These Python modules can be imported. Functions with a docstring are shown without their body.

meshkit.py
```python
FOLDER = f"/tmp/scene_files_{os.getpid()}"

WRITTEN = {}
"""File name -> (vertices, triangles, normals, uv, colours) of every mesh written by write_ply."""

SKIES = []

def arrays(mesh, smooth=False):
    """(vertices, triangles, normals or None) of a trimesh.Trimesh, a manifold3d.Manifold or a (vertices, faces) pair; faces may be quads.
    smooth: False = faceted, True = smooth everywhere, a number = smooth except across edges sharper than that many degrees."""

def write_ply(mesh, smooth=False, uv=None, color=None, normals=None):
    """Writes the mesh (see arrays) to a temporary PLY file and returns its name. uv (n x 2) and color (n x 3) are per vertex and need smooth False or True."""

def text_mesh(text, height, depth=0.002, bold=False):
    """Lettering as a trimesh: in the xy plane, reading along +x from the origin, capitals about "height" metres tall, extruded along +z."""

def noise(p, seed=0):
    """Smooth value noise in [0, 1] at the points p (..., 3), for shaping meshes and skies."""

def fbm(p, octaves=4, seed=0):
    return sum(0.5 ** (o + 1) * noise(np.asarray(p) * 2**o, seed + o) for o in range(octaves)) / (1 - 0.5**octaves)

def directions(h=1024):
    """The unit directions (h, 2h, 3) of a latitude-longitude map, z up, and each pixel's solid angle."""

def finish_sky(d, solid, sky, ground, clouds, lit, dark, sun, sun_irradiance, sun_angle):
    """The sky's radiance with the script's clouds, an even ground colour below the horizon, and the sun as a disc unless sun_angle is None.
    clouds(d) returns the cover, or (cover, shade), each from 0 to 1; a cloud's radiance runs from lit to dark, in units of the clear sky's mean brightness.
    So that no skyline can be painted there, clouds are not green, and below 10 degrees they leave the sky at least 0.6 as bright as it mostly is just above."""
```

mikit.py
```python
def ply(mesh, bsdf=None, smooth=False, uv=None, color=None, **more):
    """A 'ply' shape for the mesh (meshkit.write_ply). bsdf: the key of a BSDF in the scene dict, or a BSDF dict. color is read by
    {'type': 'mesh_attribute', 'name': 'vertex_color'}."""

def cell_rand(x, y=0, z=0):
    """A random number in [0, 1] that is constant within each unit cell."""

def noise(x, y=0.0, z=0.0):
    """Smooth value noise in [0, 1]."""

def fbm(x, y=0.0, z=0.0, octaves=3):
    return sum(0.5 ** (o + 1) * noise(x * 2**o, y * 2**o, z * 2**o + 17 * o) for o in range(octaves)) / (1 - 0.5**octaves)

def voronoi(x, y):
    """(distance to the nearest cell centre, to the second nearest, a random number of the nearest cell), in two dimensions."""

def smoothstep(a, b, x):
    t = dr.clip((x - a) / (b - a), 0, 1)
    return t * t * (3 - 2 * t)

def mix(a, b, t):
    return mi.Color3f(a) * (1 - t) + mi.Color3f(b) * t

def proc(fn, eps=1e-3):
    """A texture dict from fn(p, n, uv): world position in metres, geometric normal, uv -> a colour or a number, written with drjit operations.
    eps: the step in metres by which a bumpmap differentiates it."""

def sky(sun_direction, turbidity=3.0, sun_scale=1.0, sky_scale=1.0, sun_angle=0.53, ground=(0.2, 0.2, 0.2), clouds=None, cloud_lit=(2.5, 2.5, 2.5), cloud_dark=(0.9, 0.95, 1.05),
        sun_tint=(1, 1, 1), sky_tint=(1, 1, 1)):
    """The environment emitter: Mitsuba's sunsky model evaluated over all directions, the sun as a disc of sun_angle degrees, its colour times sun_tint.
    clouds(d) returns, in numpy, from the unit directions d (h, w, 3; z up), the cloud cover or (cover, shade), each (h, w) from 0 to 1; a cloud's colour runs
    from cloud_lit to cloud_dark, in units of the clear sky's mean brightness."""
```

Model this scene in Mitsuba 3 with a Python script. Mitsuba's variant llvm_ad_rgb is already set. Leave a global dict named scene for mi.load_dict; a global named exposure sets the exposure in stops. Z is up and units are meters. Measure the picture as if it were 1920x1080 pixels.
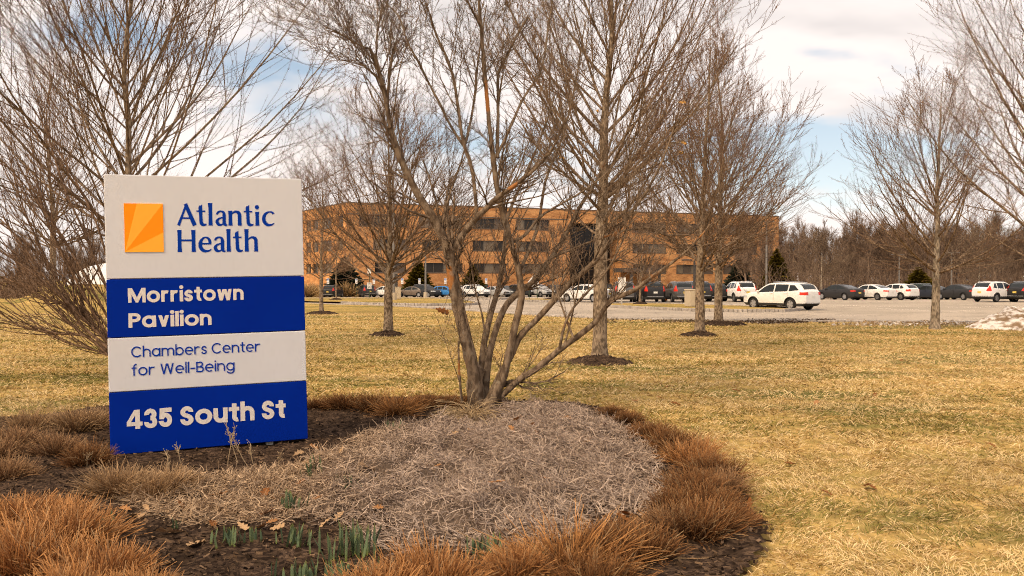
import math
import numpy as np, trimesh, shapely
import mitsuba as mi, drjit as dr
import manifold3d as m3
import mikit
from mikit import proc, noise, fbm, voronoi, cell_rand, smoothstep, mix
import meshkit
from shapely.geometry import Polygon, LineString, Point
from shapely.ops import unary_union
from scipy.interpolate import PchipInterpolator, CubicSpline

T = mi.ScalarTransform4f
scene, labels = {}, {}
# ------------------------------------------------------------------ camera, sky, exposure
EYE, FPX, TH = 1.75, 1662.77, math.atan(16 / 1663)
scene['camera'] = {'type': 'perspective', 'fov': 60.0, 'fov_axis': 'x', 'near_clip': 0.05, 'far_clip': 3000.0,
                   'to_world': T().look_at(origin=[0, 0, EYE], target=[0, math.cos(TH), EYE - math.sin(TH)], up=[0, 0, 1])}
exposure = 2.32


def cloud_cover(d):
    x, y, z = d[..., 0], d[..., 1], np.maximum(d[..., 2], 0.02)
    az, el = np.degrees(np.arctan2(x, y)), np.degrees(np.arcsin(np.clip(z, 0, 1)))
    p = np.stack([x / (z + 0.22) * 1.5, y / (z + 0.22) * 2.6, z * 2], -1)
    n = meshkit.fbm(p * 1.3 + 3.1, 6, 5)
    n2 = meshkit.fbm(p * 3.1 + 9.7, 6, 11)
    gap = 0
    for a, e, sa, se, w in ((-15, 12.5, 4.5, 3.2, .75), (-5.5, 9.5, 4.5, 2.2, .8), (18, 7.2, 9, 2.6, 1.15), (2, 7.5, 6, 2.0, .6), (-25, 15, 4, 2.2, .7),
                            (-70, 14, 12, 4, .9), (80, 16, 14, 5, .9), (150, 12, 18, 4, .9), (-140, 20, 16, 5, .9)):
        gap = gap + w * np.exp(-((az - a) / sa) ** 2 - ((el - e) / se) ** 2)
    c = 1.12 - gap * 1.1 + (n2 - .5) * 1.5 + (n - .5) * 0.7
    cover = np.clip((c - 0.35) / 0.5, 0, 1)
    shade = np.clip((n - 0.47) * 3.6 + (n2 - .5) * 1.2, 0, 1)
    return cover * (0.9 + 0.1 * n), shade


scene['sky'] = mikit.sky((-0.55, -0.62, 0.75), turbidity=3.2, sun_scale=0.47, sun_angle=22, sky_scale=1.0, clouds=cloud_cover,
                         cloud_lit=(2.42, 2.18, 2.05), cloud_dark=(1.68, 1.55, 1.5), sun_tint=(1.0, 0.95, 0.87), sky_tint=(1.3, 1.06, 0.87), ground=(0.3, 0.24, 0.16))

# ------------------------------------------------------------------ helpers
R3 = np.array([1.0, 0, 0]); F3 = np.array([0, math.cos(TH), -math.sin(TH)]); D3 = np.array([0, -math.sin(TH), -math.cos(TH)])
used = {}


def ss(a, b, x):
    t = np.clip((np.asarray(x, float) - a) / (b - a), 0, 1)
    return t * t * (3 - 2 * t)


def hz(x, y):
    """height of the land"""
    return -0.55 * ss(75, 118, y)


def G(px, py):
    """the point of the ground seen at a pixel of the 1920 x 1080 photograph"""
    d = F3 + R3 * (px - 960) / FPX + D3 * (py - 540) / FPX
    z = 0.0
    for _ in range(8):
        t = (z - EYE) / d[2]
        p = d * t
        z = float(hz(p[0], p[1]))
    return np.array([p[0], p[1], z])


def P(px, py, y):
    d = F3 + R3 * (px - 960) / FPX + D3 * (py - 540) / FPX
    return np.array([0, 0, EYE]) + d * (y / d[1])


def key(name, parent=None):
    base = f'{parent}__{name}' if parent else name
    n = used.get(base, 0)
    used[base] = n + 1
    return base if n == 0 else f'{base}_{n:03d}'


def put(name, mesh, bsdf, parent=None, smooth=False, color=None, to=None):
    k = key(name, parent)
    d = dict(mesh) if isinstance(mesh, dict) else mikit.ply(mesh, bsdf, smooth, color=color)
    if isinstance(mesh, dict) and bsdf:
        d['bsdf'] = {'type': 'ref', 'id': bsdf}
    if to is not None:
        d['to_world'] = to
    scene[k] = d
    return k


def lab(k, label=None, cat=None, group=None, kind=None):
    e = labels.setdefault(k, {})
    for a, b in (('label', label), ('category', cat), ('group', group), ('kind', kind)):
        if b:
            e[a] = b
    return k


def thing(name, label, cat, group=None):
    return lab(key(name), label, cat, group)


def mat(name, col, rough=0.6, metallic=0.0, spec=0.4, **kw):
    scene[name] = {'type': 'twosided', 'bsdf': {'type': 'principled', 'base_color': {'type': 'rgb', 'value': col} if isinstance(col, (tuple, list)) else col,
                                                'roughness': rough, 'metallic': metallic, 'specular': spec, **kw}}


def box(x0, x1, y0, y1, z0, z1):
    b = trimesh.creation.box((x1 - x0, y1 - y0, z1 - z0))
    b.apply_translation(((x0 + x1) / 2, (y0 + y1) / 2, (z0 + z1) / 2))
    return b


def cbox(sx, sy, sz, c=0.01, at=(0, 0, 0)):
    """chamfered box"""
    pts = [[a * (sx / 2 - c * (k != 0)), b * (sy / 2 - c * (k != 1)), e * (sz / 2 - c * (k != 2))] for a in (-1, 1) for b in (-1, 1) for e in (-1, 1) for k in range(3)]
    h = trimesh.convex.convex_hull(np.array(pts))
    h.apply_translation(at)
    return h


def cyl(p0, p1, r0, r1=None, n=12):
    v, f = tubes(np.array([[p0, p1]], float), np.array([[r0, r0 if r1 is None else r1]], float), n, cap=True)
    return trimesh.Trimesh(v, f, process=False)


def cat(ms):
    return trimesh.util.concatenate(ms)


def tubes(Pl, Rl, sides, cap=False):
    """(v, f) of N tubes: polylines (N, n, 3) with radii (N, n)"""
    N, n, _ = Pl.shape
    t = np.gradient(Pl, axis=1)
    t /= np.linalg.norm(t, axis=2, keepdims=True) + 1e-12
    mt = t.mean(1)
    ref = np.where(np.abs(mt[:, 2:3]) > 0.8, [[1.0, 0.13, 0]], [[0.05, 0, 1.0]])[:, None, :]
    u = np.cross(t, ref); u /= np.linalg.norm(u, axis=2, keepdims=True) + 1e-12
    w = np.cross(t, u)
    a = np.arange(sides) * 2 * np.pi / sides
    v = Pl[:, :, None, :] + Rl[:, :, None, None] * (np.cos(a)[None, None, :, None] * u[:, :, None, :] + np.sin(a)[None, None, :, None] * w[:, :, None, :])
    i = np.arange(N)[:, None, None] * n * sides + np.arange(n - 1)[None, :, None] * sides
    j, j2 = np.arange(sides)[None, None, :], (np.arange(sides)[None, None, :] + 1) % sides
    A, B, C, Dd = i + j, i + j2, i + sides + j2, i + sides + j
    f = np.concatenate([np.stack([A, C, B], -1).reshape(-1, 3), np.stack([A, Dd, C], -1).reshape(-1, 3)])
    if cap:
        for k in range(N):
            for s, off in ((1, k * n * sides), (-1, (k * n + n - 1) * sides)):
                f = np.vstack([f, [[off, off + q, off + q + 1][::s] for q in range(1, sides - 1)]])
    return v.reshape(-1, 3), f


def join(vfs):
    at, V, Fs = 0, [], []
    for v, f in vfs:
        V.append(v); Fs.append(f + at); at += len(v)
    return np.vstack(V), np.vstack(Fs)


def nrm(a):
    return a / (np.linalg.norm(a, axis=-1, keepdims=True) + 1e-12)


def ribbons(Pl, W, side=None, rng=None):
    """(v, f, index of the point) of N flat strips, width (N, n)"""
    N, n, _ = Pl.shape
    t = nrm(np.gradient(Pl, axis=1))
    if side is None:
        side = nrm(rng.normal(size=(N, 1, 3)) * [1, 1, .35])
    s = nrm(np.cross(t, np.cross(side + 0 * t, t)))
    v = np.stack([Pl - s * W[..., None] / 2, Pl + s * W[..., None] / 2], 2)
    i = (np.arange(N)[:, None] * n + np.arange(n - 1)[None]) * 2
    f = np.concatenate([np.stack([i, i + 1, i + 3], -1).reshape(-1, 3), np.stack([i, i + 3, i + 2], -1).reshape(-1, 3)])
    return v.reshape(-1, 3), f


def extr(poly, h, z0=0.0):
    """prism of a shapely shape, upwards from z0"""
    g = [trimesh.creation.extrude_polygon(q, h, engine='earcut') for q in getattr(poly, 'geoms', [poly]) if q.area > 1e-9]
    m = cat(g)
    m.apply_translation((0, 0, z0))
    return m


# ------------------------------------------------------------------ materials
def vcol(name, rough=None):
    scene[name] = {'type': 'twosided', 'bsdf': {'type': 'diffuse', 'reflectance': {'type': 'mesh_attribute', 'name': 'vertex_color'}}}


vcol('blade')


def lawn_fn(p, n, uv):
    a = fbm(p.x * 0.35, p.y * 0.9, 0.0, 4)
    b = fbm(p.x * 2.3, p.y * 4.0, 3.0, 3)
    c = noise(p.x * 14.0, p.y * 14.0, 1.0)
    col = mix((0.48, 0.32, 0.115), (0.33, 0.24, 0.08), smoothstep(0.35, 0.7, a * 0.6 + b * 0.4))
    col = mix(col, (0.165, 0.15, 0.048), smoothstep(0.5, 0.72, fbm(p.x * 0.22 + 5, p.y * 0.75, 7.0, 4) * 0.75 + b * 0.25))
    return col * (0.72 + 0.5 * c)


scene['lawn_soil'] = {'type': 'twosided', 'bsdf': {'type': 'diffuse', 'reflectance': proc(lawn_fn)}}


def asphalt_fn(p, n, uv):
    a = fbm(p.x * 0.15, p.y * 0.3, 0.0, 4)
    b = noise(p.x * 30, p.y * 30, 2.0)
    crack = smoothstep(0.03, 0.0, dr.abs(fbm(p.x * 0.3, p.y * 0.3, 9.0, 4) - 0.5))
    return mix((0.285, 0.237, 0.187), (0.235, 0.197, 0.155), smoothstep(0.35, 0.65, a)) * (0.86 + 0.25 * b) * (1 - 0.25 * crack)


scene['asphalt'] = {'type': 'twosided', 'bsdf': {'type': 'principled', 'base_color': proc(asphalt_fn), 'roughness': 0.85, 'specular': 0.2}}


def mulch_fn(p, n, uv):
    f1, f2, r = voronoi(p.x * 38 + 4 * noise(p.x * 9, p.y * 9), p.y * 60)
    return mix((0.033, 0.022, 0.017), (0.128, 0.083, 0.054), r * r) * (0.5 + 0.8 * noise(p.x * 8, p.y * 8, 4.0))


scene['mulch'] = {'type': 'twosided', 'bsdf': {'type': 'diffuse', 'reflectance': proc(mulch_fn)}}


def bark_fn(c0, c1, s, moss=None):
    def fn(p, n, uv):
        a = fbm(p.x * 9 * s, p.y * 9 * s, p.z * 3.5 * s, 4)
        b = fbm(p.x * 34 * s, p.y * 34 * s, p.z * 13 * s, 3)
        col = mix(c0, c1, smoothstep(0.3, 0.72, a * 0.5 + b * 0.5))
        return col * (0.72 + 0.5 * smoothstep(0.35, 0.6, b))
    return fn


def bark(name, c0, c1, s=1.0, bump=0.0):
    fn = bark_fn(c0, c1, s)
    d = {'type': 'diffuse', 'reflectance': proc(fn)}
    scene[name] = {'type': 'twosided', 'bsdf': d}


bark('bark_grey', (0.135, 0.098, 0.066), (0.31, 0.235, 0.165), 1.0)
bark('bark_pale', (0.17, 0.135, 0.10), (0.33, 0.27, 0.205), 0.7)
bark('bark_limb', (0.125, 0.085, 0.056), (0.27, 0.195, 0.135), 1.0)
bark('bark_twig', (0.155, 0.093, 0.061), (0.275, 0.177, 0.12), 1.0)
bark('twig_dark', (0.125, 0.077, 0.05), (0.225, 0.147, 0.098), 1.0)
bark('wood_far', (0.15, 0.10, 0.07), (0.25, 0.175, 0.125), 0.15)
mat('bud', (0.17, 0.055, 0.035), 0.7)


def stem_fn(p, n, uv):
    a = fbm(p.x * 26, p.y * 26, p.z * 9, 4)
    col = mix((0.105, 0.072, 0.048), (0.27, 0.195, 0.132), smoothstep(0.3, 0.7, a))
    scar = smoothstep(0.70, 0.78, fbm(p.x * 3.1 + 2, p.y * 2.0, p.z * 1.7 + 6.0, 3))
    col = mix(col, (0.42, 0.17, 0.05), scar * 0.85)
    lich = smoothstep(0.7, 0.8, noise(p.x * 30, p.y * 30, p.z * 18))
    return mix(col, (0.30, 0.25, 0.19), lich * 0.45)


scene['stem_bark'] = {'type': 'twosided', 'bsdf': {'type': 'diffuse', 'reflectance': proc(stem_fn)}}

DIRF = nrm(np.array([77.5, 31.0])); DIRL = nrm(np.array([-11.2, 18.0]))


def brick_fn(dx, dy):
    def fn(p, n, uv):
        s = p.x * dx + p.y * dy
        row = dr.floor(p.z / 0.085)
        u = s / 0.30 + 0.5 * (row - 2 * dr.floor(row / 2))
        r = cell_rand(u, row, 3.0)
        blk = noise(s * 0.9, p.z * 3.2, 5.0)
        big = fbm(s * 0.12, p.z * 0.35, 2.0, 3)
        col = mix((0.41, 0.182, 0.071), (0.73, 0.385, 0.16), r * 0.5 + blk * 0.9 - 0.2)
        col = mix(col, (0.31, 0.125, 0.052), smoothstep(0.62, 0.9, r * 0.55 + noise(s * 2.1, p.z * 6, 8.0) * 0.5) * 0.8)
        joint = smoothstep(0.16, 0.06, p.z / 0.085 - row)
        return mix(col, (0.42, 0.30, 0.2), joint * 0.5) * (0.85 + 0.3 * big)
    return fn


for nm, dd in (('brick_front', DIRF), ('brick_left', DIRL)):
    scene[nm] = {'type': 'twosided', 'bsdf': {'type': 'diffuse', 'reflectance': proc(brick_fn(float(dd[0]), float(dd[1])))}}
mat('coping', (0.12, 0.09, 0.07), 0.6)
mat('pane_dark', (0.03, 0.025, 0.021), 0.12, 0.0, 0.25)
mat('pane_blind', (0.17, 0.135, 0.095), 0.25, 0.0, 0.5)
mat('pane_grey', (0.11, 0.085, 0.066), 0.2, 0.0, 0.3)
mat('window_frame', (0.09, 0.075, 0.06), 0.5)
mat('entry_dark', (0.02, 0.016, 0.014), 0.4)
mat('canopy_metal', (0.075, 0.065, 0.06), 0.5)
mat('roof_gravel', (0.25, 0.22, 0.19), 0.9)
mat('sign_white', proc(lambda p, n, uv: mix((0.62, 0.615, 0.64), (0.59, 0.585, 0.605), fbm(p.x * 1.3, p.y * 1.3, p.z * 1.3, 3)) * (1 - 0.015 * smoothstep(0.6, 0.8, noise(p.x * 40, p.y * 40, p.z * 9)))), 0.45, 0, 0.4)
mat('sign_blue', proc(lambda p, n, uv: mix((0.0004, 0.016, 0.24), (0.0004, 0.023, 0.285), fbm(p.x * 1.5, p.y * 1.5, p.z * 1.5, 3))), 0.5, 0, 0.04)
mat('letter_blue', (0.001, 0.035, 0.31), 0.5, 0, 0.06)
mat('letter_white', (0.66, 0.60, 0.55), 0.45)
mat('logo_dark', (0.98, 0.28, 0.0), 0.5, 0, 0.2)
mat('logo_light', (0.98, 0.42, 0.035), 0.5, 0, 0.2)
mat('galvanised', (0.42, 0.40, 0.37), 0.5, 0.2)
mat('pole_grey', (0.22, 0.2, 0.18), 0.5, 0.3)
mat('pole_dark', (0.045, 0.04, 0.038), 0.5)
mat('board_white', (0.75, 0.72, 0.68), 0.5)
mat('board_blue', (0.02, 0.13, 0.45), 0.5)
mat('print_black', (0.02, 0.02, 0.02), 0.6)
mat('box_beige', (0.46, 0.38, 0.27), 0.6)
mat('paint_line', (0.62, 0.56, 0.48), 0.8)
mat('post_green', (0.04, 0.06, 0.03), 0.6)
mat('tyre', (0.018, 0.017, 0.017), 0.85)
mat('rim', (0.5, 0.49, 0.48), 0.3, 0.8)
mat('car_glass', (0.012, 0.015, 0.015), 0.08, 0.0, 0.4)
mat('car_trim', (0.028, 0.027, 0.026), 0.6)
mat('lens_red', (0.62, 0.03, 0.012), 0.2)
mat('lens_clear', (0.55, 0.55, 0.52), 0.12, 0.3)
mat('plate_yellow', (0.66, 0.48, 0.10), 0.5)
mat('plate_white', (0.66, 0.64, 0.58), 0.5)
mat('chrome', (0.6, 0.6, 0.6), 0.2, 0.9)
mat('safety_orange', (0.85, 0.25, 0.01), 0.5)
for nm, c, cl in (('white', (0.74, 0.71, 0.67), 1), ('black', (0.013, 0.012, 0.012), 1), ('grey', (0.085, 0.083, 0.082), 1), ('charcoal', (0.028, 0.026, 0.026), 1), ('navy', (0.02, 0.024, 0.035), 1),
                  ('blue', (0.04, 0.20, 0.50), 1), ('silver', (0.36, 0.35, 0.34), 1), ('bronze', (0.16, 0.12, 0.09), 1), ('green', (0.022, 0.032, 0.028), 1)):
    mat('paint_' + nm, c, 0.4, 0.0, 0.25, clearcoat=0.6, clearcoat_gloss=0.92)


def snow_fn(p, n, uv):
    a = fbm(p.x * 1.6, p.y * 1.6, p.z * 2.5, 4)
    b = fbm(p.x * 7, p.y * 7, p.z * 9 + 3.0, 3)
    return mix(mix((0.80, 0.74, 0.68), (0.60, 0.50, 0.41), smoothstep(0.45, 0.65, b)), (0.28, 0.185, 0.11), smoothstep(0.46, 0.66, a * 0.6 + b * 0.4))


scene['snow'] = {'type': 'twosided', 'bsdf': {'type': 'diffuse', 'reflectance': proc(snow_fn)}}


def stone_fn(p, n, uv):
    return mix((0.52, 0.46, 0.40), (0.33, 0.28, 0.24), fbm(p.x * 7, p.y * 7, p.z * 11, 3)) * (0.75 + 0.4 * noise(p.x * 3.1, p.y * 3.1, 1.0))


scene['kerb_stone'] = {'type': 'twosided', 'bsdf': {'type': 'diffuse', 'reflectance': proc(stone_fn)}}
scene['needles_blue'] = {'type': 'twosided', 'bsdf': {'type': 'diffuse', 'reflectance': proc(lambda p, n, uv: mix((0.025, 0.03, 0.02), (0.075, 0.075, 0.05), noise(p.x * 5, p.y * 5, p.z * 5)))}}
scene['needles_olive'] = {'type': 'twosided', 'bsdf': {'type': 'diffuse', 'reflectance': proc(lambda p, n, uv: mix((0.04, 0.033, 0.006), (0.14, 0.10, 0.015), noise(p.x * 5, p.y * 5, p.z * 5)))}}

# ------------------------------------------------------------------ ground
LOT_EDGE = [(2300, 610), (1920, 607), (1560, 604), (1200, 600), (1040, 594), (950, 588), (860, 581.5), (770, 576), (690, 572), (640, 571)]
edge = [G(a, b)[:2] for a, b in LOT_EDGE]
lot_poly = Polygon([(60, 30)] + [tuple(e) for e in edge] + [(-26, 78), (-60, 108), (-60, 131), (20, 150), (90, 178), (190, 178), (190, 30)])
isle_left = Polygon([tuple(G(a, b)[:2]) for a, b in ((640, 566.5), (690, 568.5), (800, 570.5), (870, 569.8), (900, 568.2), (880, 564), (835, 560), (770, 557.8), (640, 557.2), (560, 558), (560, 564))])
isle_right = Polygon([tuple(G(a, b)[:2]) for a, b in ((1128, 571.5), (1140, 573), (1200, 576), (1300, 580), (1400, 581.5), (1470, 581), (1500, 579), (1475, 576.5), (1440, 575), (1320, 571), (1200, 568), (1145, 569))]).buffer(.3).buffer(-.3)
isle_mid = Polygon([tuple(G(a, b)[:2]) for a, b in ((960, 561), (985, 563), (1040, 564), (1062, 562.5), (1062, 560.5), (1030, 559.5), (975, 559.5))])
strip_left = Polygon([tuple(G(a, b)[:2]) for a, b in ((560, 559), (760, 558.8), (940, 559.6), (960, 558.6), (940, 557.6), (760, 557), (560, 557.2))])


def sheet(poly, z, step, name, bsdf, maxstep=None):
    """a shapely polygon as a triangulated sheet that follows the land, z above it"""
    b = poly.bounds
    if step:
        g = [p for p in np.stack(np.meshgrid(np.arange(b[0], b[2], step), np.arange(b[1], b[3], step)), -1).reshape(-1, 2)]
        g = np.array(g)
        g = g[shapely.contains_xy(poly.buffer(-step * .3), g[:, 0], g[:, 1])]
    else:
        g = np.zeros((0, 2))
    ring = np.array(shapely.segmentize(poly, step or 1e9).exterior.coords)[:-1]
    pts = np.vstack([ring, g])
    from scipy.spatial import Delaunay
    tri = Delaunay(pts).simplices
    c = pts[tri].mean(1)
    tri = tri[shapely.contains_xy(poly, c[:, 0], c[:, 1])]
    v = np.column_stack([pts, hz(pts[:, 0], pts[:, 1]) + z])
    nz = np.cross(v[tri[:, 1]] - v[tri[:, 0]], v[tri[:, 2]] - v[tri[:, 0]])[:, 2]
    tri[nz < 0] = tri[nz < 0][:, ::-1]
    return put(name, (v, tri), bsdf, smooth=True)


xs = np.concatenate([[-1500, -700, -350], np.arange(-200, 201, 10), [350, 700, 1500]]); ys = np.concatenate([[-400, -100], np.arange(0, 201, 10), [300, 500, 900, 1600]])
gx, gy = np.meshgrid(xs, ys)
gv = np.column_stack([gx.ravel(), gy.ravel(), (hz(gx, gy) - 0.20).ravel()])
q = (np.arange(len(ys) - 1)[:, None] * len(xs) + np.arange(len(xs) - 1)[None]).ravel()
lab(put('ground', (gv, np.vstack([np.stack([q, q + 1, q + 1 + len(xs)], 1), np.stack([q, q + 1 + len(xs), q + len(xs)], 1)])), 'lawn_soil', smooth=True), 'dry grassy ground reaching the horizon', kind='structure')
lab(sheet(lot_poly, -0.12, 8, 'parking_lot', 'asphalt'), 'pale worn asphalt parking lot', kind='structure')
bed_px = [(575, 762), (640, 755), (760, 750), (860, 747), (960, 758), (1080, 760), (1168, 778), (1228, 808), (1312, 858), (1382, 922), (1428, 972), (1450, 1010), (1440, 1050), (1400, 1100), (1330, 1240),
          (900, 1500), (-100, 1500), (-700, 1150), (-500, 900), (-150, 800), (60, 788), (200, 768), (400, 765)]
bed = Polygon([tuple(G(a, b)[:2]) for a, b in bed_px]).buffer(.15).buffer(-.15)
lawn_poly = Polygon([(60, 30)] + [tuple(e) for e in edge] + [(-26, 78), (-60, 108), (-140, 125), (-140, -10), (60, -10)]).buffer(-0.16)
lab(sheet(lawn_poly.difference(bed.buffer(-.05)) if False else lawn_poly, 0.0, 2.0, 'lawn', 'lawn_soil'), 'tan dormant winter lawn', kind='structure')
for isl, nm in ((isle_left, 'left grass island'), (isle_right, 'right grass island'), (isle_mid, 'small far grass island'), (strip_left, 'far grass strip')):
    lab(sheet(isl.buffer(-0.1), 0.0, 3, 'grass_island', 'lawn_soil'), nm + ' in the parking lot', kind='structure')
# painted bay lines on the asphalt
for a, b in (((1130, 590), (1192, 592)), ((1212, 597.5), (1252, 596)), ((1500, 593), (1610, 596)), ((1620, 596.6), (1668, 598.5)), ((1575, 587), (1625, 588)), ((1562, 570), (1745, 573)), ((1640, 575), (1742, 578.5)),
             ((1775, 574), (1915, 571)), ((1790, 596), (1900, 599)), ((1812, 592.5), (1895, 594)), ((1775, 580), (1830, 579)), ((930, 580), (990, 583)), ((1010, 586), (1075, 589))):
    a, b = G(*a), G(*b)
    n = nrm(np.array([-(b - a)[1], (b - a)[0]])) * .06
    v = np.array([[*(a[:2] - n), 0], [*(b[:2] - n), 0], [*(b[:2] + n), 0], [*(a[:2] + n), 0]])
    v[:, 2] = hz(v[:, 0], v[:, 1]) - 0.112
    lab(put('road_marking', (v, np.array([[0, 1, 2], [0, 2, 3]])), 'paint_line'), 'worn white painted bay line on the asphalt', kind='structure')

# kerbs of single granite blocks
rng = np.random.default_rng(7)
stone_plies = [mikit.ply(cbox(1, 1, 1, c, (0, 0, 0)), 'kerb_stone') for c in (.06, .1, .14)]


def kerb(line, label, most=300, blk=0.27, dep=.15, up=0.0):
    k = thing('kerb', label, 'kerb')
    L = line.length
    n = min(most, int(L / blk))
    for i in range(n):
        s = (i + .5) * blk
        p, p2 = line.interpolate(s), line.interpolate(s + .01)
        a = math.degrees(math.atan2(p2.y - p.y, p2.x - p.x))
        z = float(hz(p.x, p.y))
        put('stone', stone_plies[i % 3], None, k, to=T().translate([p.x, p.y, z - .035 + up + rng.uniform(-.012, .012)]).rotate([0, 0, 1], a + rng.uniform(-3, 3)).scale([blk * rng.uniform(.86, .95), dep * rng.uniform(.9, 1.1), .2]))
    return k


ex = shapely.LineString([tuple(e) for e in edge[1:]])
kerb(ex, 'pale granite block kerb between the lawn and the parking lot', 260, dep=.30, up=.02)
kerb(shapely.LineString([tuple(G(a, b)[:2]) for a, b in ((640, 566.5), (690, 568.5), (800, 570.5), (870, 569.8), (900, 568.2), (880, 564), (835, 560))]), 'granite block kerb round the left grass island behind the two trees', 250)
ir = isle_right.exterior
kerb(ir, 'granite block kerb round the grass island beside the white wagon', 290)
kerb(shapely.LineString([tuple(G(a, b)[:2]) for a, b in ((560, 559), (760, 558.8), (940, 559.6), (960, 558.6))]), 'far granite kerb in front of the row of cars left of the entrance', 200, .45)
kerb(shapely.LineString([tuple(G(a, b)[:2]) for a, b in ((960, 561), (985, 563), (1040, 564), (1062, 562.5))]), 'granite kerb of the small island seen between the stems of the shrub', 120, .3)


# ------------------------------------------------------------------ the sign
S_C = np.array([-3.0333, 8.9, 1.42676]); YAW, TILT, ROLL, SW, SH = 0.38653, -0.02029, 0.0185, 1.8803, 2.7135
a_ = np.array([math.cos(YAW), math.sin(YAW), 0]); n_ = np.array([math.sin(YAW), -math.cos(YAW), 0]); u_ = np.array([0, 0, 1.0])
u2 = u_ * math.cos(TILT) + n_ * math.sin(TILT)
a2 = a_ * math.cos(ROLL) + u2 * math.sin(ROLL); u3 = -a_ * math.sin(ROLL) + u2 * math.cos(ROLL); n3 = np.cross(a2, u3)
M = np.eye(4); M[:3, 0], M[:3, 1], M[:3, 2] = a2, u3, n3
M[:3, 3] = S_C - a2 * SW / 2 - u3 * SH / 2
S_TO = T(M.tolist())  # x along the sign from its left edge, y up from its bottom edge, z out of its face


def vpath(pts, wid, n=None, smooth=True):
    """a stroke of varying width through the points, as a polygon"""
    p = np.array(pts, float)
    w = np.atleast_1d(np.asarray(wid, float))
    w = np.full(len(p), w[0]) if len(w) == 1 else w
    if smooth and len(p) > 2:
        s = np.r_[0, np.cumsum(np.linalg.norm(np.diff(p, axis=0), axis=1))]
        q = np.linspace(0, s[-1], n or 10 * len(p))
        p, w = CubicSpline(s, p)(q), PchipInterpolator(s, w)(q)
    elif len(p) == 2:
        q = np.linspace(0, 1, 9)[:, None]
        p = p[0] * (1 - q) + p[1] * q
        w = np.interp(q[:, 0], np.linspace(0, 1, len(w)), w)
    p = p[:, :2]
    t = nrm(np.gradient(p, axis=0)); m = np.stack([-t[:, 1], t[:, 0]], 1)
    return Polygon(np.vstack([p + m * w[:, None] / 2, (p - m * w[:, None] / 2)[::-1]])).buffer(0)


def ln(pts, w):
    return LineString(pts).buffer(w / 2, cap_style='flat', join_style='mitre', mitre_limit=2.2)


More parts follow.
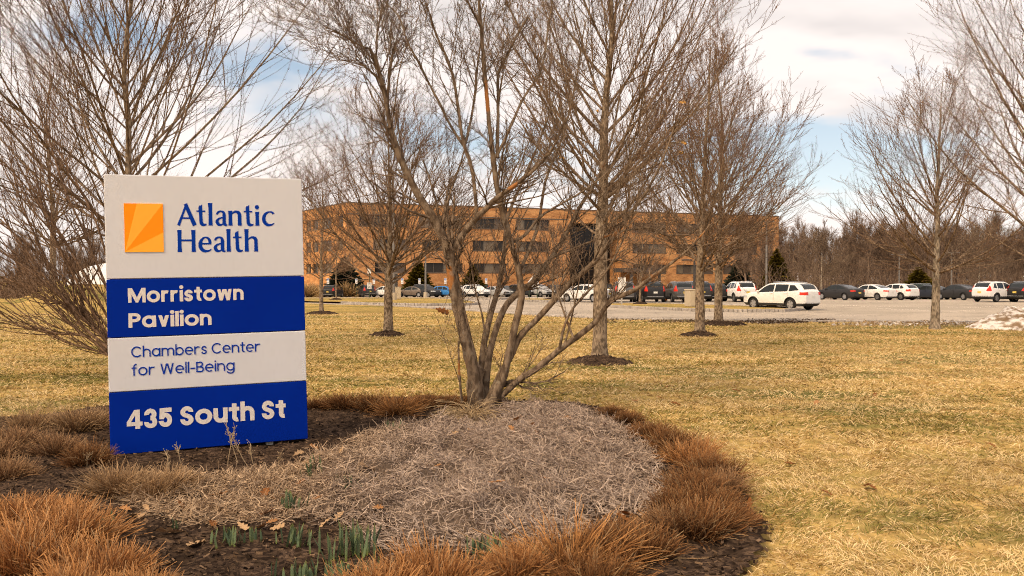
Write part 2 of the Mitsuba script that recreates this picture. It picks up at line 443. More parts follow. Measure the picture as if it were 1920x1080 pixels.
def ring(cx, cy, rx, ry, w, wy=None):
    wy = wy or w
    a = np.linspace(0, 2 * np.pi, 49)[:-1]
    o = Polygon(np.stack([cx + rx * np.cos(a), cy + ry * np.sin(a)], 1))
    return o.difference(Polygon(np.stack([cx + (rx - w) * np.cos(a), cy + (ry - wy) * np.sin(a)], 1)))


def arc(cx, cy, rx, ry, a0, a1, w):
    """arc whose outer radii are rx, ry"""
    a = np.radians(np.linspace(a0, a1, 28))
    return vpath(np.stack([cx + (rx - w / 2) * np.cos(a), cy + (ry - w / 2) * np.sin(a)], 1), w, smooth=False)


def geo(ch, w):
    """one letter of a geometric sans, capital height 1, stroke w: (shape, advance)"""
    X = .775 if w < .15 else .80
    U, h, g = unary_union, w / 2, (.10 if w < .15 else .068 if w < .24 else .055)
    r = X / 2
    nr = X * .43 + w * .2 if w < .15 else X * .40 + w * .12  # outer half width of n's arch

    def stem(x, top=X, bot=0.0):
        return ln([(x + h, bot), (x + h, top)], w)

    def arch(x, half=None):
        k = half or nr
        return [arc(x + k, X - k, k, k, 0, 180, w), ln([(x + 2 * k - h, 0), (x + 2 * k - h, X - k)], w)]
    if ch == 'o': s, a = ring(r * 1.03, r, r * 1.03, r + .012, w), X * 1.03
    elif ch in 'nh': s, a = U([stem(0, 1.06 if ch == 'h' else X)] + arch(0)), 2 * nr
    elif ch == 'm':
        k = nr * .90
        s, a = U([stem(0)] + arch(0, k) + arch(2 * k - w, k)), 4 * k - w
    elif ch == 'u': s, a = U([ln([(h, nr), (h, X)], w), arc(nr, nr, nr, nr, 180, 360, w), stem(2 * nr - w)]), 2 * nr
    elif ch == 'r': s, a = U([stem(0), arc(nr, X - nr, nr, nr, 62 if w < .15 else 66, 180, w)]), nr * 1.5
    elif ch == 'i': s, a = U([stem(0), Point(h, X + .2).buffer(w * .62)]), w
    elif ch == 'l': s, a = stem(0, 1.06), w
    elif ch == '-': s, a = ln([(0, .40), (.42, .40)], w), .42
    elif ch == 'a': s, a = U([ring(r, r, r, r + .012, w), stem(2 * r - w)]), 2 * r
    elif ch == 'b': s, a = U([ring(r, r, r, r + .012, w), stem(0, 1.06)]), 2 * r
    elif ch == 'g': s, a = U([ring(r, r, r, r + .012, w), ln([(2 * r - h, .02), (2 * r - h, X)], w), arc(r, .03, r, r * .88, 200, 360, w)]), 2 * r
    elif ch == 'e': s, a = U([ring(r, r, r, r + .012, w).difference(Polygon([(r, r - w * .5), (3 * r, r - w * .5), (3 * r, -.2 + w), (r * 1.6, w * .9)])), ln([(w * .6, r + w * .02), (2 * r - w * .3, r + w * .02)], w * .9)]), 2 * r
    elif ch == 'c': s, a = arc(r, r, r, r + .012, 48, 312, w), r * 1.8
    elif ch == 'C': s, a = arc(.5, .5, .5, .515, 40, 320, w), .93
    elif ch in 'sS35':
        if ch == 's': k, wd, pts = X, .56 * X / .775, [(.93, .76), (.80, .93), (.50, 1.0), (.18, .90), (.06, .72), (.24, .57), (.52, .49), (.82, .39), (.95, .24), (.82, .08), (.5, 0), (.18, .07), (.04, .26)]
        elif ch == 'S': k, wd, pts = 1.0, .66, [(.94, .74), (.82, .92), (.50, 1.0), (.18, .91), (.05, .735), (.22, .58), (.52, .50), (.82, .40), (.96, .25), (.82, .07), (.5, 0), (.16, .08), (.03, .28)]
        elif ch == '3': k, wd, pts = 1.0, .62, [(.05, .74), (.2, .94), (.5, 1.0), (.82, .92), (.92, .74), (.8, .58), (.48, .525)]
        else: k, wd, pts = 1.0, .64, [(.12, .46), (.30, .62), (.55, .66), (.84, .55), (.97, .32), (.84, .09), (.52, 0), (.18, .08), (.02, .28)]
        f = lambda q: [(h + x * (wd - 2 * h), h - .01 + y * (k - 2 * h + .02)) for x, y in q]  # noqa: E731
        s = [vpath(f(pts), w)]
        if ch == '3': s.append(vpath(f([(.48, .525), (.84, .45), (.98, .25), (.84, .06), (.5, 0), (.17, .07), (.02, .28)]), w))
        if ch == '5': s += [ln([(h + .03, .42), (h + .06, 1 - h), (wd - .02, 1 - h)], w)]
        s, a = U(s), wd
    elif ch == 't': s, a = U([vpath([(.16 + h, .99), (.16 + h, .7), (.16 + h, .35), (.165 + h, .2), (.20 + h, h + .03), (.30 + h, h), (.38 + h * .6, h + .005)], w), ln([(0, X - h), (.40 + h, X - h)], w * .92)]), .40 + h
    elif ch == 'f': s, a = U([vpath([(.13 + h, 0), (.13 + h, .4), (.13 + h, .78), (.155 + h, .93), (.24 + h, 1.04 - h * .2), (.36 + h, 1.045 - h * .2)], w), ln([(0, X - h), (.42, X - h)], w * .92)]), .45
    elif ch == 'v': s, a = ln([(h * 1.1, X + .2), (.35 + h * .2, 0.02), (.70 - h * .7, X + .2)], w).intersection(shapely.box(-1, 0, 2, X)), .70
    elif ch == 'w': s, a = U([ln([(h, X + .2), (.27, 0), (.50, X + .1)], w), ln([(.50, X + .1), (.73, 0), (1.0 - h, X + .2)], w)]).intersection(shapely.box(-1, 0, 2, X)), 1.0
    elif ch == 'W': s, a = U([ln([(h, 1.2), (.33, 0), (.62, 1.1)], w), ln([(.62, 1.1), (.91, 0), (1.24 - h, 1.2)], w)]).intersection(shapely.box(-1, 0, 2, 1)), 1.24
    elif ch == 'M': s, a = U([ln([(h, 0), (h, 1)], w), ln([(1.08 - h, 0), (1.08 - h, 1)], w), ln([(h * .8, 1.1), (.54, .10), (1.08 - h * .8, 1.1)], w * 1.02).intersection(shapely.box(0, 0, 1.08, 1))]), 1.08
    elif ch == 'P': s, a = U([ln([(h, 0), (h, 1)], w), ln([(0, 1 - h), (.38, 1 - h)], w), ln([(0, .38 + h), (.38, .38 + h)], w), arc(.36, .69, .33, .31, -90, 90, w)]), .69
    elif ch == 'B': s, a = U([ln([(h, 0), (h, 1)], w), ln([(0, 1 - h), (.36, 1 - h)], w), ln([(0, .51), (.40, .51)], w), ln([(0, h), (.40, h)], w), arc(.34, .755, .28, .245 + h * .5, -90, 90, w), arc(.38, .27, .31, .27 + h * .4, -90, 90, w)]), .69
    elif ch == '4': s, a = U([ln([(.56 - h * .6, 0), (.56 - h * .6, 1)], w), ln([(0, .155 + h), (.72, .155 + h)], w * .9), vpath([(h * .35, .16 + h), (.56 - h * 1.0, 1.0)], [w * .72, w * .8])]).intersection(shapely.box(0, 0, .72, 1)), .72
    else: return None, .34
    kx = 1.0 if w < .15 else 1.13
    return shapely.affinity.scale(s, kx, 1, origin=(0, 0)), a * kx + g


def rom(ch):
    """one letter of a flared humanist roman, capital height 1"""
    U, B = unary_union, .185
    fl = [B * 1.12, B * .96, B * .92, B * .96, B * 1.12]
    X = .70

    def st(x, top, bot=0.0):
        return vpath([(x, bot), (x, top)], fl)
    if ch == 'A': return U([vpath([(.05, 0), (.46, 1)], [.14, .1, .11]), vpath([(.40, 1.0), (.83, 0)], [.17, .18, .2]), ln([(.22, .34), (.64, .34)], .075)]), .93
    if ch == 'H': return U([st(.12, 1), st(.78, 1), ln([(.12, .53), (.78, .53)], .085)]), 1.0
    if ch == 't': return U([vpath([(.20, .93), (.20, .5), (.205, .25), (.25, .07), (.36, .03), (.47, .065)], [.13, .165, .165, .165, .11, .06]), Polygon([(.10, .86), (.27, .98), (.27, .7), (.10, .7)]), ln([(0, .665), (.42, .665)], .07)]), .55
    if ch == 'l': return st(.12, 1.05), .34
    if ch == 'h': return U([st(.12, 1.05), vpath([(.18, .52), (.30, .64), (.44, .665), (.565, .58), (.585, .4), (.585, .2), (.585, 0)], [.04, .08, .12, .17, .175, .175, .2])]), .78
    if ch == 'n': return U([st(.12, X), vpath([(.18, .52), (.30, .63), (.44, .655), (.565, .57), (.585, .4), (.585, .2), (.585, 0)], [.04, .08, .12, .17, .175, .175, .2])]), .80
    if ch == 'i': return U([st(.12, .66), Point(.12, .88).buffer(.105)]), .35
    if ch == 'c': return vpath([(.60, .57), (.55, .635), (.42, .665), (.24, .6), (.11, .40), (.13, .2), (.26, .06), (.42, .03), (.54, .06), (.62, .13)], [.13, .10, .07, .12, .17, .175, .15, .1, .07, .05]), .71
    if ch == 'e': return U([vpath([(.10, .37), (.56, .37)], .07), vpath([(.555, .35), (.56, .50), (.48, .625), (.35, .665), (.2, .58), (.10, .38), (.12, .2), (.25, .06), (.42, .03), (.54, .06), (.63, .13)], [.13, .14, .1, .07, .12, .17, .175, .15, .1, .07, .05])]), .72
    if ch == 'a': return U([vpath([(.10, .52), (.16, .62), (.30, .67), (.42, .62), (.455, .5), (.455, .3), (.455, .12), (.50, .035), (.60, .05)], [.10, .1, .08, .12, .165, .165, .165, .12, .05]),
                             vpath([(.45, .42), (.34, .37), (.18, .31), (.10, .19), (.16, .07), (.28, .03), (.40, .09), (.46, .17)], [.06, .07, .10, .15, .15, .09, .06, .05])]), .64
    return None, .3


def line_of(text, x0, x1, y0, cap, fn, name, bsdf, parent, z, depth=.004):
    """one child per letter, raised on the face"""
    out, x = [], 0.0
    for ch in text:
        s, adv = fn(ch)
        if s is not None:
            out.append((shapely.affinity.translate(s, x, 0), ch))
        x += adv
    total = max(s.bounds[2] for s, _ in out)
    first = min(s.bounds[0] for s, _ in out)
    k = (x1 - x0) / (total - first)
    for s, ch in out:
        s = shapely.affinity.affine_transform(s, [k, 0, 0, cap, x0 - first * k, y0]).simplify(.0006)
        put(name, extr(s, depth, z), bsdf, parent, to=S_TO)


sg = thing('entrance_sign', 'tall panel sign with white and royal blue bands, raised lettering and orange square logo', 'sign')
bands = [(1.702, SH, 'sign_white'), (1.134, 1.696, 'sign_blue'), (.608, 1.128, 'sign_white'), (0, .602, 'sign_blue')]
for (y0, y1, m), nm in zip(bands, ('white top panel with logo', 'blue panel with white place name', 'white panel with thin blue lettering', 'blue bottom panel with the street address')):
    pk = put('panel', cbox(SW, y1 - y0, .16, .006, (SW / 2, (y0 + y1) / 2, -.08)), m, sg, to=S_TO)
    lab(pk, nm)
put('core', box(.03, SW - .03, .02, SH - .02, -.14, -.02), 'pole_dark', sg, to=S_TO)
for x in (.98, 1.50):
    put('post', cbox(.075, .30, .05, .006, (x, -.10, -.08)), 'galvanised', sg, to=S_TO)
lx0, lx1, ly0, ly1 = .172, .524, 1.960, 2.434
lg = lab(key('logo', sg), 'orange square logo of light and dark facets')
q = lambda u, v: (lx0 + u * (lx1 - lx0), ly0 + v * (ly1 - ly0))  # noqa: E731
for pl, m, dz in (([q(0, 0), q(0, 1), q(.33, 1)], 'logo_dark', 0), ([q(0, 0), q(.33, 1), q(1, 1)], 'logo_light', 0), ([q(0, 0), q(1, 1), q(1, .405)], 'logo_dark', 0), ([q(0, 0), q(1, .405), q(1, 0)], 'logo_light', 0)):
    put('facet', extr(Polygon(pl), .010 + dz), m, lg, to=S_TO)
line_of('Atlantic', .652, 1.595, 2.222, .215, rom, 'letter', 'letter_blue', sg, 0)
line_of('Health', .651, 1.423, 1.958, .218, rom, 'letter', 'letter_blue', sg, 0)
line_of('Morristown', .189, 1.270, 1.467, .142, lambda c: geo(c, .212), 'letter', 'letter_white', sg, 0)
line_of('Pavilion', .188, .955, 1.223, .142, lambda c: geo(c, .212), 'letter', 'letter_white', sg, 0)
line_of('Chambers Center', .206, 1.421, .935, .104, lambda c: geo(c, .125), 'letter', 'letter_blue', sg, 0, .005)
line_of('for Well-Being', .207, 1.165, .756, .104, lambda c: geo(c, .125), 'letter', 'letter_blue', sg, 0, .005)
line_of('435 South St', .152, 1.661, .237, .186, lambda c: geo(c, .225), 'letter', 'letter_white', sg, 0)

# ------------------------------------------------------------------ the brick building
C0, C1, C2 = np.array([-26.1, 140.0]), np.array([51.4, 171.0]), np.array([-47.0, 173.6])
ROOF, GZ = 13.85, -.62
bd = thing('office_building', 'long three storey orange brick office building with dark strip windows beyond the parked cars', 'building')


def wall_to(o, d):
    nn = np.array([d[1], -d[0]])  # outwards, towards the photographer's side
    m = np.eye(4); m[:3, 0] = [d[0], d[1], 0]; m[:3, 1] = [0, 0, 1]; m[:3, 2] = [nn[0], nn[1], 0]; m[:3, 3] = [o[0], o[1], 0]
    return T(m.tolist())


def spx(px, o, d):
    """distance along a wall at which it is seen at column px"""
    k = (px - 960) / FPX
    return (k * o[1] - o[0]) / (d[0] - k * d[1])


def window(parent, to, x0, x1, z0, z1, rng, pitch=1.7):
    w = key('window', parent)
    n = max(1, round((x1 - x0) / pitch))
    fr = shapely.box(x0, z0, x1, z1)
    ps = (x1 - x0) / n
    holes = []
    for i in range(n):
        a, b = x0 + i * ps + .06, x0 + (i + 1) * ps - .06
        holes.append(shapely.box(a, z0 + .08, b, z1 - .08))
        r = rng.random()
        m = 'pane_dark' if r < .34 else 'pane_grey' if r < .66 else 'pane_blind'
        put('pane', box(a - .02, b + .02, z0 + .06, z1 - .06, -.30, -.27), m, w, to=to)
    put('frame', extr(fr.difference(unary_union(holes)), .12, -.32), 'window_frame', w, to=to)
    put('sill', box(x0 - .05, x1 + .05, z0 - .09, z0 - .003, -.33, .05), 'coping', w, to=to)


rng = np.random.default_rng(11)
LF, LL = np.linalg.norm(C1 - C0), np.linalg.norm(C2 - C0)
TF = wall_to(C0, DIRF)
# the left wall runs from its far end to the corner so that its outside faces the photographer
dL = -DIRL; TL_ = wall_to(C2, dL)
rows = [(2.85, 4.45), (6.55, 8.25), (10.25, 12.0)]
e0, e1 = spx(1068, C0, DIRF), spx(1166, C0, DIRF)
holes, wins = [], []
bays = [[(703, 762), (795, 868), (888, 950), (968, 1030), (1186, 1250), (1268, 1338), (1356, 1420)],
        [(700, 764), (792, 866), (886, 948), (968, 1030), (1186, 1250), (1268, 1338), (1356, 1420)],
        [(673, 765), (786, 866), (886, 948), (968, 1030), (1186, 1250), (1268, 1338), (1356, 1420)]]
for (z0, z1), bs in zip(rows, bays):
    for a, b in bs:
        a, b = spx(a, C0, DIRF), spx(b, C0, DIRF)
        holes.append(shapely.box(a, z0, b, z1)); wins.append((a, b, z0, z1))
entry = shapely.box(e0, GZ - 1, e1, 11.6)
wf = shapely.box(0, GZ, LF, ROOF).difference(unary_union(holes + [entry]))
put('wall', extr(wf, .42, -.42), 'brick_front', bd, to=TF)
for wv in wins:
    window(bd, TF, *wv, rng)
wl, wh = [], []
for z0, z1 in rows:
    for px0, px1 in ((574, 583), (586, 597), (604, 622), (633, 643)):
        a, b = LL - spx(px1, C0, DIRL), LL - spx(px0, C0, DIRL)
        a, b = min(a, b), max(a, b)
        wl.append((a, b, z0, z1)); wh.append(shapely.box(a, z0, b, z1))
put('wall', extr(shapely.box(0, GZ, LL - .43, ROOF).difference(unary_union(wh)), .42, -.42), 'brick_left', bd, to=TL_)
for wv in wl:
    window(bd, TL_, *wv, rng, 1.4)
back = C1 + np.array([-.37, .93]) * 40; back2 = C2 + np.array([.8, .5]) * 45
for o, e in ((C1, back), (back2, C2), (back, back2)):
    d = nrm(e - o)
    put('wall', extr(shapely.box(.01, GZ, np.linalg.norm(e - o), ROOF - .05), .4, -.42), 'brick_left', bd, to=wall_to(o, d))
put('roof', extr(Polygon([C0, C1, back, back2, C2]).buffer(-.45), .15, ROOF - .9), 'roof_gravel', bd)
for L_, to in ((LF, TF), (LL - .46, TL_)):
    n = int(L_ / 2.4)
    for i in range(n):
        put('coping', box(i * L_ / n + .006, (i + 1) * L_ / n - .006, ROOF + .003, ROOF + .14, -.47, .07), 'coping', bd, to=to)
put('lintel_band', box(.05, e0 - .3, 12.06, 12.24, .0, .05), 'coping', bd, to=TF)
put('plinth', box(.02, e0 - .3, GZ, .32, 0.0, .08), 'coping', bd, to=TF)
# entrance recess: side walls, glazed back wall, canopy
for x in (e0 - .4, e1):
    put('recess_wall', box(x, x + .4, GZ, 11.6, -5, -.425), 'brick_front', bd, to=TF)
put('recess_ceiling', box(e0, e1, 11.62, 11.9, -5, -.43), 'entry_dark', bd, to=TF)
cw = key('window', bd); lab(cw, 'tall dark glazing of the entrance recess')
nx, nzz = 8, 6
ew, eh = (e1 - e0) / nx, (11.6 - GZ) / nzz
hl = []
for i in range(nx):
    for j in range(nzz):
        b = (e0 + i * ew + .07, e0 + (i + 1) * ew - .07, GZ + j * eh + .07, GZ + (j + 1) * eh - .07)
        hl.append(shapely.box(b[0], b[2], b[1], b[3]))
        put('pane', box(b[0] - .01, b[1] + .01, b[2] - .01, b[3] + .01, -4.62, -4.58), 'pane_dark', cw, to=TF)
put('frame', extr(shapely.box(e0, GZ, e1, 11.6).difference(unary_union(hl)), .14, -4.7), 'entry_dark', cw, to=TF)
c0, c1 = spx(1150, C0, DIRF), spx(1212, C0, DIRF)
put('canopy', box(c0, c1, 3.0, 3.75, .01, 6), 'canopy_metal', bd, to=TF)
for x in (c0 + .6, c1 - .6):
    put('column', box(x - .2, x + .2, GZ, 2.995, 5.2, 5.6), 'canopy_metal', bd, to=TF)

# ------------------------------------------------------------------ trees


def sprout(rng, Pp, Rp, k, t0, t1, ang, length, n, up, wob, rr, taper, rmin, flat=0.0):
    """k children on each parent polyline (N, m, 3): returns (polylines, radii)"""
    N, m, _ = Pp.shape
    idx = np.repeat(np.arange(N), k)
    t = rng.uniform(t0, t1, len(idx)) if np.isscalar(t0) else rng.uniform(t0[idx], t1[idx])
    s = t * (m - 1); i = np.minimum(s.astype(int), m - 2); fr = (s - i)[:, None]
    base = Pp[idx, i] * (1 - fr) + Pp[idx, i + 1] * fr
    tan = nrm(Pp[idx, i + 1] - Pp[idx, i])
    r0 = (Rp[idx, i] * (1 - fr[:, 0]) + Rp[idx, i + 1] * fr[:, 0])
    rd = rng.normal(size=(len(idx), 3))
    per = nrm(rd - (rd * tan).sum(1, keepdims=True) * tan)
    a = rng.uniform(ang[0], ang[1], len(idx))[:, None]
    d = nrm(np.cos(a) * tan + np.sin(a) * per)
    L = length(t, idx) * rng.uniform(.6, 1.15, len(idx))
    pts = [base]
    for j in range(n - 1):
        d = nrm(d + np.array([0, 0, up / (n - 1)]) + rng.normal(size=d.shape) * wob)
        pts.append(pts[-1] + d * (L / (n - 1))[:, None])
    R0 = np.maximum(np.minimum(r0 * rr, r0 * .95), rmin)
    R = np.maximum(R0[:, None] * np.linspace(1, taper, n)[None] ** 1.0, rmin * .75)
    return np.stack(pts, 1), R


def trunk_mesh(path, rad, rng, sides=14, flare=1.55):
    p, r = np.array(path), np.array(rad)
    s = np.linspace(0, 1, len(p)); q = np.linspace(0, 1, 40)
    P_ = np.stack([np.interp(q, s, p[:, k]) for k in range(3)], 1); R_ = np.interp(q, s, r)
    h = P_[:, 2] - P_[0, 2]
    R_ = R_ * (1 + (flare - 1) * np.exp(-h / .16))
    v, f = tubes(P_[None], R_[None], sides)
    c = np.repeat(P_, sides, 0)
    nz = meshkit.fbm(v * [9, 9, 3], 3, 3) - .5
    return (v + nrm(v - c) * (nz * .22 * np.repeat(R_, sides))[:, None], f)


def maple(name, label, base, H, fork, crown, rad, seed, group=None, n1=30, n2=10, n3=5, n4=3, rmin=.0035, pale='bark_grey', lean=(0, 0), buds=0, twig='bark_twig', low=1.1, ring_r=.75, upr=.45):
    rng = np.random.default_rng(seed)
    k = thing(name, label, 'tree', group)
    b = np.array(base, float) - [0, 0, .05]
    m = 12
    s = np.linspace(0, 1, m)
    wob = np.cumsum(rng.normal(size=(m, 2)) * .012 * H * .6, 0) * s[:, None]
    tp = np.column_stack([b[0] + wob[:, 0] + lean[0] * s * H, b[1] + wob[:, 1] + lean[1] * s * H, b[2] + s * H])
    zf = fork / H
    tr = np.interp(s, [0, zf, min(zf + .12, .9), 1], [rad, rad * .86, rad * .55, rmin * 1.6])
    put('trunk', trunk_mesh(tp, tr, rng), pale, k, smooth=True)
    # limbs from the fork upwards, the low ones wide
    parts = []
    t = np.sort(np.clip(zf + (1 - zf) * rng.beta(.75, 1.75, n1) * .9, zf * .97, .95))
    t[:12] = zf + rng.uniform(-.03, .06, 12)
    rel = (t - zf) / (1 - zf)
    az = (np.arange(n1) * 2.399 + rng.uniform(-.5, .5, n1))
    ang = np.radians(np.interp(rel, [0, .12, .5, 1], [73, 57, 37, 20]) + rng.uniform(-13, 9, n1))
    L = crown * np.interp(rel, [0, .15, .5, 1], [low * 1.25, 1.5, 1.2, .55]) * rng.uniform(.75, 1.12, n1)
    base_ = np.stack([np.interp(t, s, tp[:, i]) for i in range(3)], 1)
    d = np.stack([np.sin(ang) * np.cos(az), np.sin(ang) * np.sin(az), np.cos(ang)], 1)
    nl = 9
    pts = [base_]
    for j in range(nl - 1):
        d = nrm(d + np.array([0, 0, upr / (nl - 1)]) * 1.6 + rng.normal(size=d.shape) * .04)
        pts.append(pts[-1] + d * (L / (nl - 1))[:, None])
    P1 = np.stack(pts, 1)
    r1 = np.minimum(rad * .31, np.interp(t, s, tr) * .5) * rng.uniform(.6, 1.0, n1)
    R1 = np.maximum(r1[:, None] * np.linspace(1, .12, nl)[None] ** .85, rmin)
    parts.append((P1, R1, 6))
    P2, R2 = sprout(rng, P1, R1, n2, .12, .97, (.35, .75), lambda t, i: L[i] * (.62 - .36 * t), 6, .42, .045, .5, .25, rmin)
    parts.append((P2, R2, 4))
    L2 = np.linalg.norm(P2[:, -1] - P2[:, 0], axis=1)
    P3, R3_ = sprout(rng, P2, R2, n3, .1, .98, (.35, .8), lambda t, i: L2[i] * (.68 - .3 * t) + .08, 4, .35, .07, .65, .5, rmin)
    twigs = [(P3, R3_, 3)]
    if n4:
        P4, R4 = sprout(rng, P3, R3_, n4, .15, 1, (.5, 1.1), lambda t, i: .075 + 0 * t, 2, .2, .1, .9, .8, rmin * .9)
        twigs.append((P4, R4, 3))
    put('limb', join([tubes(*x) for x in parts]), 'bark_limb', k, smooth=True)
    put('twig', join([tubes(*x) for x in twigs]), twig, k, smooth=True)
    if buds:
        src = P3.reshape(-1, 3)[rng.integers(0, P3.shape[0] * P3.shape[1], buds)]
        o = np.array([[1, 0, -.5], [-.5, .87, -.5], [-.5, -.87, -.5], [0, 0, 1.4]])
        sz = rng.uniform(.006, .012, buds)
        v = (src[:, None] + rng.normal(size=(buds, 1, 3)) * .006 + o[None] * sz[:, None, None]).reshape(-1, 3)
        of = np.array([[0, 1, 3], [1, 2, 3], [2, 0, 3], [0, 2, 1]])
        lab(put('bud', (v, (of[None] + np.arange(buds)[:, None, None] * 4).reshape(-1, 3)), 'bud', k), kind='stuff')
    return k


def mulch_ring(p, r, label, seed=0):
    rng = np.random.default_rng(seed)
    a = np.linspace(0, 2 * np.pi, 41)[:-1]
    V, Fc = [[p[0], p[1], p[2] + .13]], []
    rs = np.linspace(.12, 1, 9)
    for i, q in enumerate(rs):
        rr = r * q * (1 + .10 * (meshkit.noise(np.stack([np.cos(a) * 2, np.sin(a) * 2, a * 0 + seed], 1)) - .5) * 2 * q)
        z = .15 * (1 - q ** 1.6) - .015 * (q == 1) + rng.normal(size=40) * .018 * (q < 1)
        V += list(np.stack([p[0] + rr * np.cos(a), p[1] + rr * np.sin(a), p[2] + z], 1))
    for j in range(40):
        Fc.append([0, 1 + j, 1 + (j + 1) % 40])
        for i in range(8):
            A, B = 1 + i * 40 + j, 1 + i * 40 + (j + 1) % 40
            Fc += [[A, A + 40, B + 40], [A, B + 40, B]]
    lab(put('mulch_ring', (np.array(V), np.array(Fc)), 'mulch'), label, kind='structure')


def tp(px, py):
    return G(px, py)


tg = 'bare maples on the lawn'
maple('bare_tree', 'large bare maple towering behind the sign, full of small red buds', G(246, 678), 11.2, 2.5, 4.0, .125, 21, n1=56, n2=10, n3=5, n4=3, buds=9000, low=1.6, rmin=.0045, twig='twig_dark')
maple('bare_tree', 'slim bare tree with mulch ring, just right of the sign and farthest back', G(603, 588), 7.6, 2.0, 2.6, .11, 22, n1=26, n2=10, n3=5, n4=3, rmin=.006)
maple('bare_tree', 'bare spreading maple with short thick trunk left of the many-stemmed shrub', G(728, 628), 6.6, 1.75, 2.85, .15, 23, n1=46, n2=10, n3=5, n4=3, rmin=.005, low=1.35)
maple('bare_tree', 'tall bare maple with pale mottled trunk and wide mulch ring right of the many-stemmed shrub', G(1124, 677), 10.8, 3.0, 3.2, .155, 24, n1=44, n2=11, n3=6, n4=3, rmin=.0042, lean=(.01, 0), buds=3000, low=.9)
maple('bare_tree', 'bare maple with dark mulch ring, left one of the close pair beside the lot', G(1312, 629), 9.8, 1.85, 2.65, .155, 25, n1=40, n2=11, n3=6, n4=3, rmin=.005, low=1.45)
maple('bare_tree', 'bare maple behind its twin, right one of the close pair by the lot edge', G(1347, 607), 11.2, 2.3, 2.6, .17, 26, n1=38, n2=11, n3=6, n4=3, rmin=.006, low=1.2)
maple('bare_tree', 'lone bare tree with smooth grey trunk on the right, in front of the open lot', G(1753, 617), 8.9, 2.1, 2.75, .15, 27, n1=40, n2=10, n3=5, n4=3, rmin=.0055, pale='bark_pale', low=1.35, lean=(.0, 0))
maple('bare_tree', 'bare tree whose budded branches reach in at the right edge', np.array([14.3, 22.5, 0]), 11.2, 2.3, 3.9, .16, 28, n1=42, n2=10, n3=5, n4=3, rmin=.0045, buds=4000, low=1.3)
maple('bare_tree', 'bare tree at the left edge with thick dark trunk', G(100, 566), 17.5, 4.5, 6.5, .26, 29, n1=42, n2=10, n3=5, n4=3, rmin=.008, low=1.25)
maple('bare_tree', 'small bare sapling in front of the black car behind the sign', G(630, 561), 5.2, 2.2, 1.3, .08, 30, n1=16, n2=7, n3=5, n4=0, rmin=.011)
maple('bare_tree', 'thin bare sapling on the grass island beside the beige box', G(1200, 569.5), 5.2, 1.9, 1.6, .09, 31, n1=18, n2=7, n3=5, n4=1, rmin=.009)
maple('bare_tree', 'small bare tree on the far island between the shrub stems', G(1037, 560.5), 6.2, 2.0, 2.4, .12, 32, n1=22, n2=8, n3=6, n4=1, rmin=.012)
maple('bare_tree', 'pale young bare tree at the edge of the woods above the dark coupe', np.array([34.2, 98.0, -.3]), 7.5, 1.8, 2.6, .11, 33, n1=24, n2=9, n3=6, n4=1, rmin=.014, pale='bark_pale', twig='bark_limb')
maple('bare_tree', 'pale young bare tree at the edge of the woods above the white crossover', np.array([50.5, 96.0, -.3]), 7.5, 1.8, 2.8, .11, 34, n1=24, n2=9, n3=6, n4=1, rmin=.014, pale='bark_pale', twig='bark_limb')
for px, py, r, s in ((603, 588.5, .95, 1), (728, 629, .62, 2), (1122, 680, .75, 3), (1312, 629.5, .62, 4), (1352, 608.5, 1.05, 5), (630, 562, .6, 7), (1200, 569.6, .6, 8), (1037, 561, .9, 9)):
    p = G(px, py)
    p[1] -= 0.0
    mulch_ring(p, r, 'dark mulch ring round the foot of a tree', s)

# ------------------------------------------------------------------ woods and far trees
rng = np.random.default_rng(41)


def wood_tree(seed, H, spread):
    rng = np.random.default_rng(seed)
    s = np.linspace(0, 1, 7)
    tpz = np.column_stack([np.cumsum(rng.normal(size=7) * .12), np.cumsum(rng.normal(size=7) * .12), s * H * .86])[None]
    tr = np.interp(s, [0, 1], [.22, .04])[None]
    P1, R1 = sprout(rng, tpz, tr, 26, .25, .97, (.4, .85), lambda t, i: spread * (1.0 - .28 * t), 6, 1.0, .09, .5, .25, .03)
    P2, R2 = sprout(rng, P1, R1, 9, .15, 1, (.35, .85), lambda t, i: spread * .42 * (1.1 - .5 * t), 4, .5, .1, .6, .4, .02)
    P3, R3_ = sprout(rng, P2, R2, 5, .15, 1, (.4, .9), lambda t, i: spread * .2 + 0 * t, 3, .3, .12, .7, .6, .014)
    return join([tubes(tpz, tr, 5), tubes(P1, R1, 3), tubes(P2, R2, 3), tubes(P3, R3_, 3)])


wood_plies = [mikit.ply(wood_tree(100 + i, 11 + i % 3, 3.4 + .3 * (i % 2)), 'wood_far', True) for i in range(4)]
for i, d in enumerate(wood_plies):
    scene[f'wood_kind_{i}'] = {'type': 'shapegroup', 'tree': d}
spots = []
for i in range(290):
    y = rng.uniform(112, 170); x = rng.uniform(.24, .74) * y + rng.uniform(0, 14)
    spots.append((x, y, rng.uniform(.72, .92)))
for i in range(30):
    y = rng.uniform(172, 225); x = rng.uniform(.20, .34) * y
    spots.append((x, y, rng.uniform(.9, 1.25)))
for i in range(70):
    y = rng.uniform(85, 150); x = -rng.uniform(.42, .75) * y - 2
    if x / y > -.52 and y < 104:
        continue
    spots.append((x, y, rng.uniform(.45, .75)))
for i in range(110):
    y = rng.uniform(190, 240); x = rng.uniform(-.5, .02) * y
    spots.append((x, y, rng.uniform(.7, 1.0)))
for i, (x, y, sc) in enumerate(spots):
    scene[f'woodland__{i + 1:03d}'] = {'type': 'instance', 'g': {'type': 'ref', 'id': f'wood_kind_{rng.integers(0, 4)}'},
                'to_world': T().translate([x, y, float(hz(x, y)) - .3]).rotate([0, 0, 1], rng.uniform(0, 360)).scale([sc * rng.uniform(.8, 1.15), sc * rng.uniform(.8, 1.15), sc])}
